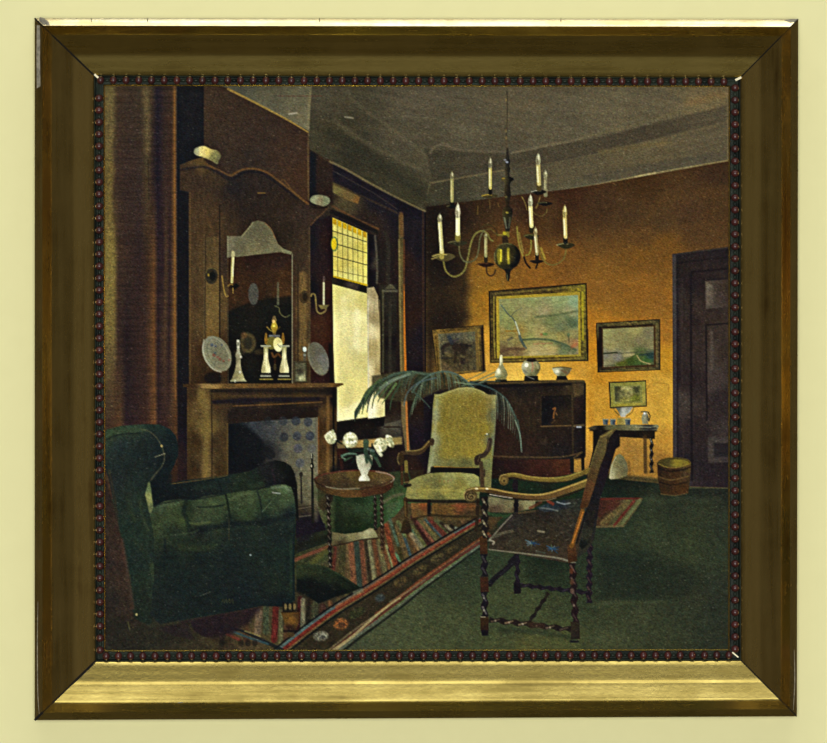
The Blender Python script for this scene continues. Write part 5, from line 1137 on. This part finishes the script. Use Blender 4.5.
for k in range(len(OBJ)):
    me = patch(k)
    if me is None:
        if k == 0 or any(o['parent'] == k for o in OBJ):
            ob = bpy.data.objects.new(OBJ[k]['name'], None)
        else: continue
        if k == 0: continue
    else: ob = bpy.data.objects.new(OBJ[k]['name'], me)
    link(ob, root if OBJ[k]['parent'] < 0 else made[OBJ[k]['parent']])
    if OBJ[k]['label']: ob['label'] = OBJ[k]['label']
    made[k] = ob

# linen canvas on its stretcher behind the paint
lin_m, nt, b = newmat('linen'); b.inputs['Base Color'].default_value = (.42, .35, .24, 1); b.inputs['Roughness'].default_value = .9
co = objcoord(nt, (1, 1, 1)); wv = node(nt, 'ShaderNodeTexNoise', Scale=900.0); nt.links.new(co, wv.inputs['Vector'])
bp = node(nt, 'ShaderNodeBump', Strength=.4, Distance=.0004); nt.links.new(wv.outputs[0], bp.inputs['Height']); nt.links.new(bp.outputs[0], b.inputs['Normal'])
def box(bm, x0, x1, y0, y1, z0, z1):
    r = bmesh.ops.create_cube(bm, size=1)
    for v in r['verts']:
        v.co = ((x0 + x1) / 2 + v.co.x * (x1 - x0), (y0 + y1) / 2 + v.co.y * (y1 - y0), (z0 + z1) / 2 + v.co.z * (z1 - z0))
cxl, cxr, czt, czb = X(X0), X(X1), Z(Y0) - Z0, Z(Y1) - Z0
bm = bmesh.new(); box(bm, cxl, cxr, YC + .0004, YC + .003, czb, czt)
bmobj('canvas', bm, lin_m)
wood, nt, b = newmat('raw_pine'); co = objcoord(nt, (3, 3, 40)); n = node(nt, 'ShaderNodeTexNoise', Scale=4.0); nt.links.new(co, n.inputs['Vector'])
r = ramp(nt, n.outputs[0], [(.3, (.30, .19, .09)), (.7, (.46, .32, .17))]); nt.links.new(r.outputs[0], b.inputs['Base Color']); b.inputs['Roughness'].default_value = .7
for a in ((cxl, cxr, czt - .03, czt), (cxl, cxr, czb, czb + .03), (cxl, cxl + .03, czb + .03, czt - .03), (cxr - .03, cxr, czb + .03, czt - .03)):
    bm = bmesh.new(); box(bm, a[0], a[1], YC + .003, -.0015, a[2], a[3]); bmobj('stretcher_bar', bm, wood)

# ------------------------------------------------------------------ gilt frame
def gilt(name, axis, cols, seed):
    m, nt, b = newmat(name)
    sc = (1.2, 26, 26) if axis == 'x' else (26, 26, 1.2)
    co = objcoord(nt, sc)
    n1 = node(nt, 'ShaderNodeTexNoise', Scale=5.0, Detail=6.0, Roughness=.62); nt.links.new(co, n1.inputs['Vector'])
    co2 = objcoord(nt, (9, 9, 9)); n2 = node(nt, 'ShaderNodeTexNoise', Scale=2.2, Detail=5.0, Roughness=.65); nt.links.new(co2, n2.inputs['Vector'])
    md = node(nt, 'ShaderNodeMath', operation='MULTIPLY_ADD'); md.inputs[1].default_value = .55; nt.links.new(n1.outputs[0], md.inputs[0])
    m2 = node(nt, 'ShaderNodeMath', operation='MULTIPLY'); m2.inputs[1].default_value = .45; nt.links.new(n2.outputs[0], m2.inputs[0]); nt.links.new(m2.outputs[0], md.inputs[2])
    r = ramp(nt, md.outputs[0], cols); nt.links.new(r.outputs[0], b.inputs['Base Color'])
    r2 = ramp(nt, md.outputs[0], [(.35, (.31, .31, .31)), (.65, (.21, .21, .21))]); nt.links.new(r2.outputs[0], b.inputs['Roughness'])
    b.inputs['Metallic'].default_value = 1.0
    co3 = objcoord(nt, (1, 1, 1)); n3 = node(nt, 'ShaderNodeTexNoise', Scale=260.0, Detail=2.0); nt.links.new(co3, n3.inputs['Vector'])
    bp = node(nt, 'ShaderNodeBump', Strength=.12, Distance=.0006); nt.links.new(n3.outputs[0], bp.inputs['Height']); nt.links.new(bp.outputs[0], b.inputs['Normal'])
    return m
GC = [(.30, (.15, .11, .028)), (.44, (.36, .275, .072)), (.56, (.49, .385, .11)), (.72, (.60, .48, .15))]
GILT_H = gilt('worn_gilding_across', 'x', GC, 1); GILT_V = gilt('worn_gilding_upright', 'z', [(.30, (.16, .095, .026)), (.44, (.40, .27, .075)), (.56, (.56, .38, .11)), (.72, (.72, .52, .16))], 2)

GLINT_H = gilt('highlight_gilding_across', 'x', [(.30, (.52, .40, .16)), (.44, (.70, .58, .28)), (.56, (.82, .72, .42)), (.72, (.9, .82, .55))], 3)  # paler copy of the gilding, paints the highlight into the top bevel
BEVEL_V = gilt('bevel_gilding_upright', 'z', [(.30, (.30, .22, .08)), (.44, (.42, .32, .12)), (.56, (.50, .39, .15)), (.72, (.58, .46, .2))], 4)
OUT = [(36.8, 20.2), (796.1, 21.2), (794.7, 714.4), (36.8, 718.2)]        # outer corners (px)
INN = [(94.5, 75.9), (740, 78), (740.4, 659.8), (96, 660.8)]        # sight edge of the gilt slope
def lerp2(a, b, t): return (a[0] + (b[0] - a[0]) * t, a[1] + (b[1] - a[1]) * t)
# section of the moulding: (share of the width, height in front of the wall)
SEC = [(0.0, .000), (0.0, .0456), None, (0.0, .0456), (.01, .0460), (.05, .0473), (.09, .0486), (.135, .0500), None, (.135, .0500), (.17, .0474), (.21, .0444), (.25, .0414), (.278, .0393),
       (.29, .0386), (.318, .0377), (.33, .0372), (.40, .0344), (.50, .0304), (.588, .0268), (.602, .0262), (.638, .0251), (.652, .0247), (.70, .0236), (.80, .0211), (.90, .0187), (.960, .0173), (.974, .0168), (1.0, .0160), None, (1.0, .0160), (1.0, .008)]
def wp(p, h): return (X(p[0]), -h, Z(p[1]) - Z0)
names = ['top', 'right', 'bottom', 'left']
for k in range(4):
    bm = bmesh.new(); rows = []
    a0, a1 = OUT[k], OUT[(k + 1) % 4]; b0, b1 = INN[k], INN[(k + 1) % 4]
    L = math.hypot(a1[0] - a0[0], a1[1] - a0[1]); g = .45 / L; NSEG = 24
    for sh in SEC:
        if sh is None: rows.append(None); continue      # a crisp arris
        s, h = sh
        p, q = lerp2(a0, b0, s), lerp2(a1, b1, s)
        rows.append([bm.verts.new(wp(lerp2(p, q, g + (1 - 2 * g) * t / NSEG), h)) for t in range(NSEG + 1)])
    for r0, r1 in zip(rows, rows[1:]):
        if r0 is None or r1 is None: continue
        for t in range(NSEG): bm.faces.new((r0[t], r0[t + 1], r1[t + 1], r1[t]))
    bk = [[bm.verts.new(v.co) for v in (r[0], r[-1])] for r in (rows[0], rows[-1])]
    bm.faces.new((bk[0][1], bk[0][0], bk[1][0], bk[1][1]))
    for e in (0, -1): bm.faces.new([bm.verts.new(r[e].co) for r in rows if r is not None and r[e].co.y < 1])
    o = bmobj('frame_rail', bm, GILT_H if k % 2 == 0 else GILT_V, smooth=False)
    o.data.materials.append(GLINT_H if k % 2 == 0 else BEVEL_V)
    for f in o.data.polygons:                            # top rail's outer bevel: overhead highlight painted in as paler gilding
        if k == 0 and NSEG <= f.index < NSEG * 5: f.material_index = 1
    for f in o.data.polygons: f.use_smooth = len(f.vertices) == 4
    o['label'] = ['top rail of dark gold frame', 'right rail of dark gold frame', 'bright gold bottom rail', 'left rail of dark gold frame'][k]
    bv = None
# knocks and flaked gilding at the corners and along the edges
chip_m, nt, b = newmat('bare_gesso'); co = objcoord(nt, (1, 1, 1)); n = node(nt, 'ShaderNodeTexNoise', Scale=300.0); nt.links.new(co, n.inputs['Vector'])
r = ramp(nt, n.outputs[0], [(.3, (.12, .11, .08)), (.7, (.30, .27, .19))]); nt.links.new(r.outputs[0], b.inputs['Base Color']); b.inputs['Roughness'].default_value = .8
pale_m, nt, b = newmat('pale_filler'); b.inputs['Base Color'].default_value = (.80, .74, .48, 1); b.inputs['Roughness'].default_value = .6
dark_m, nt, b = newmat('black_bole'); b.inputs['Base Color'].default_value = (.012, .011, .010, 1); b.inputs['Roughness'].default_value = .9; b.inputs['Specular IOR Level'].default_value = 0
def height_at(px, py):
    """height of the moulding under a pixel"""
    best = None
    for k in range(4):
        a0, a1 = OUT[k], OUT[(k + 1) % 4]; b0, b1 = INN[k], INN[(k + 1) % 4]
        nx, ny = a1[1] - a0[1], -(a1[0] - a0[0]); L = math.hypot(nx, ny); nx, ny = nx / L, ny / L
        d = abs((px - a0[0]) * nx + (py - a0[1]) * ny); wd = abs((b0[0] - a0[0]) * nx + (b0[1] - a0[1]) * ny)
        s = d / wd
        if best is None or s < best: best = s
    SS = [q for q in SEC if q]
    for (s0, h0), (s1, h1) in zip(SS[1:], SS[2:]):
        if s0 <= best <= s1: return h0 + (h1 - h0) * (best - s0) / max(s1 - s0, 1e-6)
    return .0166
def chip(pts, mat, name, lift=.00035):
    bm = bmesh.new()
    top = [bm.verts.new(wp(p, height_at(*p) + lift)) for p in pts]; bot = [bm.verts.new(wp(p, height_at(*p) - .001)) for p in pts]
    n = len(pts)
    for q in range(n): bm.faces.new((top[q], top[(q + 1) % n], bot[(q + 1) % n], bot[q]))
    c = bm.verts.new(wp((sum(p[0] for p in pts) / n, sum(p[1] for p in pts) / n), height_at(sum(p[0] for p in pts) / n, sum(p[1] for p in pts) / n) + lift))
    for q in range(n): bm.faces.new((top[q], top[(q + 1) % n], c))
    bmesh.ops.recalc_face_normals(bm, faces=bm.faces[:])
    return bmobj(name, bm, mat)
def ribbon(pts, w, mat, name, lift=.0004):
    P_ = spline(pts, False, 6); L, R = [], []
    for q in range(len(P_)):
        a, c = P_[max(q - 1, 0)], P_[min(q + 1, len(P_) - 1)]; dx, dy = c[0] - a[0], c[1] - a[1]; l = math.hypot(dx, dy) or 1
        t = q / (len(P_) - 1); ww = w * (.35 + .65 * math.sin(math.pi * min(max(t, .03), .97)))
        L.append((P_[q][0] - dy / l * ww / 2, P_[q][1] + dx / l * ww / 2)); R.append((P_[q][0] + dy / l * ww / 2, P_[q][1] - dx / l * ww / 2))
    bm = bmesh.new(); vl = [bm.verts.new(wp(p, height_at(*p) + lift)) for p in L]; vr = [bm.verts.new(wp(p, height_at(*p) + lift)) for p in R]
    wl = [bm.verts.new(wp(p, height_at(*p) - .001)) for p in L]; wr = [bm.verts.new(wp(p, height_at(*p) - .001)) for p in R]
    for q in range(len(vl) - 1):
        bm.faces.new((vl[q], vl[q + 1], vr[q + 1], vr[q])); bm.faces.new((wl[q], wl[q + 1], vl[q + 1], vl[q])); bm.faces.new((vr[q], vr[q + 1], wr[q + 1], wr[q]))
    bmesh.ops.recalc_face_normals(bm, faces=bm.faces[:])
    return bmobj(name, bm, mat)
chip([(42, 19), (46, 20), (51, 24), (52, 27), (48, 28), (45, 26.5), (41, 22.5)], chip_m, 'flaked_patch')
chip([(39, 27), (42, 27.5), (42.5, 40), (42.3, 60), (42.8, 88), (39, 90), (38.6, 60)], chip_m, 'flaked_patch')
chip([(782, 22), (789, 21), (796, 21), (794, 24), (788, 24.5)], chip_m, 'flaked_patch')
ribbon([(173, 708), (176, 704), (180, 701.5), (184, 701)], 1.4, chip_m, 'scratch')
ribbon([(40.2, 600), (39.6, 640), (40, 690), (41.5, 712)], .9, chip_m, 'scratch')
ribbon([(792, 648), (792.5, 680), (791, 708)], .9, chip_m, 'scratch')
for sx in (93, 149, 320, 560): ribbon([(sx, 20), (sx + .2, 24)], .8, dark_m, 'hairline_crack')
for k in range(4):                           # open mitre joints: dark filler in the gap
    a, c = OUT[k], INN[k]; hs = [q for q in SEC if q][1:-1]
    ddx, ddy = c[0] - a[0], c[1] - a[1]; l = math.hypot(ddx, ddy); ux, uy = -ddy / l, ddx / l
    bm = bmesh.new(); vv = []
    wd = [1.7, 1.1, 1.2, 2.4][k]
    for s, h in hs:
        p = lerp2(a, c, s); vv.append((bm.verts.new(wp((p[0] + ux * wd / 2, p[1] + uy * wd / 2), h + .0004)), bm.verts.new(wp((p[0] - ux * wd / 2, p[1] - uy * wd / 2), h + .0004)),
                                        bm.verts.new(wp((p[0] + ux * wd / 2, p[1] + uy * wd / 2), h - .003)), bm.verts.new(wp((p[0] - ux * wd / 2, p[1] - uy * wd / 2), h - .003))))
    for u, v in zip(vv, vv[1:]):
        bm.faces.new((u[0], v[0], v[1], u[1])); bm.faces.new((u[2], v[2], v[0], u[0])); bm.faces.new((u[1], v[1], v[3], u[3]))
    bm.faces.new((vv[0][0], vv[0][1], vv[0][3], vv[0][2])); bm.faces.new((vv[-1][0], vv[-1][1], vv[-1][3], vv[-1][2]))
    bmesh.ops.recalc_face_normals(bm, faces=bm.faces[:]); o = bmobj('mitre_joint', bm, dark_m)

# ------------------------------------------------------------------ beaded slip inside the frame
slip_m, nt, b = newmat('green_black_slip'); co = objcoord(nt, (1, 1, 1)); n = node(nt, 'ShaderNodeTexNoise', Scale=70.0, Detail=2.0); nt.links.new(co, n.inputs['Vector'])
r = ramp(nt, n.outputs[0], [(.35, (.004, .007, .005)), (.65, (.020, .028, .017))]); nt.links.new(r.outputs[0], b.inputs['Base Color'])
b.inputs['Roughness'].default_value = .34; b.inputs['Specular IOR Level'].default_value = .14
bead_m, nt, b = newmat('red_brown_bead'); oi = node(nt, 'ShaderNodeObjectInfo')
r = ramp(nt, oi.outputs['Random'], [(0, (.034, .008, .008)), (1, (.062, .013, .011))]); nt.links.new(r.outputs[0], b.inputs['Base Color']); b.inputs['Roughness'].default_value = .36
SI = [(105, 86), (728.5, 87), (728, 649), (105.5, 650)]
SLIP = [(0, .012), (0, .0172), (.06, .0170), (.20, .0130), (.35, .0134), (.5, .0138), (.65, .0134), (.78, .0130), (.86, .0158), (.89, .0160), (1.0, .0149), (1.0, .0112)]
for k in range(4):
    a0, a1, b0, b1 = INN[k], INN[(k + 1) % 4], SI[k], SI[(k + 1) % 4]
    bm = bmesh.new(); rows = []
    for s, h in SLIP:
        p, q = lerp2(a0, b0, s), lerp2(a1, b1, s)
        rows.append([bm.verts.new(wp(lerp2(p, q, t / 60), h)) for t in range(61)])
    for r0, r1 in zip(rows, rows[1:]):
        for t in range(60): bm.faces.new((r0[t], r0[t + 1], r1[t + 1], r1[t]))
    bmesh.ops.recalc_face_normals(bm, faces=bm.faces[:])
    o = bmobj('beaded_slip', bm, slip_m); o.data.materials.append(GILT_H if k % 2 == 0 else GILT_V)
    for f in o.data.polygons:                            # the thin gilt sight edge
        if f.index // 60 == len(SLIP) - 3: f.material_index = 1
def mid(k, t):
    p = lerp2(INN[k], SI[k], .45); q = lerp2(INN[(k + 1) % 4], SI[(k + 1) % 4], .45); return lerp2(p, q, t)
beads = []
for k in range(4):
    p, q = mid(k, 0), mid(k, 1); L = math.hypot(q[0] - p[0], q[1] - p[1]); n = int(round(L / [12.75, 12.15, 12.3, 12.1][k]))
    for t in range(n - (1 if k == 3 else 0)): beads.append((k, mid(k, (t + (.12 if k in (0,) else .5)) / n), (n, t)))
bead_mesh = {}
for k in (0, 1):
    bm = bmesh.new(); bmesh.ops.create_uvsphere(bm, u_segments=20, v_segments=12, radius=1)
    for v in bm.verts: v.co = (v.co.x * (.0037 if k == 0 else .0041), v.co.y * .0042, v.co.z * (.0041 if k == 0 else .0038))
    me = bpy.data.meshes.new('bead'); bm.to_mesh(me); bm.free(); me.materials.append(bead_m)
    me.polygons.foreach_set('use_smooth', [True] * len(me.polygons)); bead_mesh[k] = me
chosen = set(round(q * len(beads) / 100) for q in range(100))
keep = bpy.data.meshes.new('bead'); rest = bmesh.new()
for q, (k, p, _) in enumerate(beads):
    loc = wp(p, .0166); kk = k % 2
    if q in chosen:
        o = bpy.data.objects.new('bead', bead_mesh[kk]); COL.objects.link(o); o.parent = root; o.location = loc
    else:
        tmp = bmesh.new(); tmp.from_mesh(bead_mesh[kk]); bmesh.ops.translate(tmp, verts=tmp.verts[:], vec=loc)
        m2 = bpy.data.meshes.new('t'); tmp.to_mesh(m2); tmp.free(); rest.from_mesh(m2); bpy.data.meshes.remove(m2)
bpy.data.meshes.remove(keep)
o = bmobj('bead_row', rest, bead_m, smooth=True); o['kind'] = 'stuff'
# small raised link between neighbouring beads, part of the slip
bm = bmesh.new()
for q in range(len(beads) - 1):
    if beads[q][0] != beads[q + 1][0]: continue
    k = beads[q][0]; p = lerp2(beads[q][1], beads[q + 1][1], .5)
    r_ = bmesh.ops.create_uvsphere(bm, u_segments=10, v_segments=6, radius=1)
    sx, sz = (.0036, .0017) if k % 2 == 0 else (.0017, .0036)
    x, y, z = wp(p, .0142)
    for v in r_['verts']: v.co = (x + v.co.x * sx, y + v.co.y * .0022, z + v.co.z * sz)
bmobj('slip_links', bm, slip_m, smooth=True)
for (p, q, w) in (((94.8, 74.6), (101.5, 80.8), 2.0), ((735, 80.5), (741, 77.6), 2.2), ((732, 652), (738, 657), 1.4)):
    bm = bmesh.new(); a = Vector_(wp(p, .0185)) if False else wp(p, .0190); c = wp(q, .0190)
    dx, dz = c[0] - a[0], c[2] - a[2]; l = math.hypot(dx, dz); nx, nz = -dz / l * w / 2000, dx / l * w / 2000
    vs = [bm.verts.new((x + s * nx, y, z + s * nz)) for (x, y, z) in (a, c) for s in (-1, 1)] + [bm.verts.new((x + s * nx, y + .004, z + s * nz)) for (x, y, z) in (a, c) for s in (-1, 1)]
    for f in ((0, 1, 3, 2), (4, 6, 7, 5), (0, 2, 6, 4), (1, 5, 7, 3), (0, 4, 5, 1), (2, 3, 7, 6)): bm.faces.new([vs[t] for t in f])
    bmesh.ops.recalc_face_normals(bm, faces=bm.faces[:]); bmobj('mitre_filler', bm, pale_m)

# ------------------------------------------------------------------ the wall, the light, the camera
wall_m, nt, b = newmat('cream_wall'); co = objcoord(nt, (1, 1, 1)); n = node(nt, 'ShaderNodeTexNoise', Scale=40.0, Detail=4.0); nt.links.new(co, n.inputs['Vector'])
r = ramp(nt, n.outputs[0], [(.3, (.755, .722, .375)), (.7, (.770, .737, .385))]); nt.links.new(r.outputs[0], b.inputs['Base Color'])
b.inputs['Roughness'].default_value = .9; b.inputs['Specular IOR Level'].default_value = .1
bm = bmesh.new(); box(bm, -3, 3, 0.0, .12, 0, 3.2)
me = bpy.data.meshes.new('wall_back'); bm.to_mesh(me); bm.free(); me.materials.append(wall_m)
wl = bpy.data.objects.new('wall_back', me); COL.objects.link(wl); wl['kind'] = 'structure'
floor_m, nt, b = newmat('dark_boards'); co = objcoord(nt, (1, 8, 1)); n = node(nt, 'ShaderNodeTexNoise', Scale=3.0); nt.links.new(co, n.inputs['Vector'])
r = ramp(nt, n.outputs[0], [(.3, (.05, .035, .02)), (.7, (.09, .06, .035))]); nt.links.new(r.outputs[0], b.inputs['Base Color']); b.inputs['Roughness'].default_value = .5
bm = bmesh.new(); box(bm, -3, 3, -7, 0.12, -.1, 0)
me = bpy.data.meshes.new('floor'); bm.to_mesh(me); bm.free(); me.materials.append(floor_m)
flo = bpy.data.objects.new('floor', me); COL.objects.link(flo); flo['kind'] = 'structure'

def area(name, loc, target, sx, sy, power, color=(1, 1, 1)):
    from mathutils import Vector
    l = bpy.data.lights.new(name, 'AREA'); l.shape = 'RECTANGLE'; l.size = sx; l.size_y = sy; l.energy = power; l.color = color
    o = bpy.data.objects.new(name, l); COL.objects.link(o); o.location = loc
    o.rotation_euler = (Vector(target) - Vector(loc)).to_track_quat('-Z', 'Y').to_euler(); return o
KEY, TOP, AMB = 632.0, 78.0, .08
area('studio_key', (0, -9, 1.5), (0, 0, 1.5), 1.4, 1.4, KEY)
area('overhead_softbox', (0, -3.0, 6.1), (0, 0, 1.5), 4.5, 2.0, TOP)
w = bpy.data.worlds.new('studio'); scene.world = w; w.use_nodes = True
w.node_tree.nodes['Background'].inputs[0].default_value = (1, .98, .92, 1); w.node_tree.nodes['Background'].inputs[1].default_value = AMB

cam = bpy.data.cameras.new('camera'); co_ = bpy.data.objects.new('camera', cam); COL.objects.link(co_)
D = 6.0
co_.location = (0, YC - D, 1.5); co_.rotation_euler = (math.radians(90), 0, 0)
cam.sensor_width = 36; cam.sensor_fit = 'HORIZONTAL'; cam.lens = 36 * D / .827; cam.clip_end = 50
scene.camera = co_
vs = scene.view_settings; vs.view_transform = 'Standard'; vs.look = 'None'; vs.gamma = 1; vs.exposure = 0; vs.use_curve_mapping = False
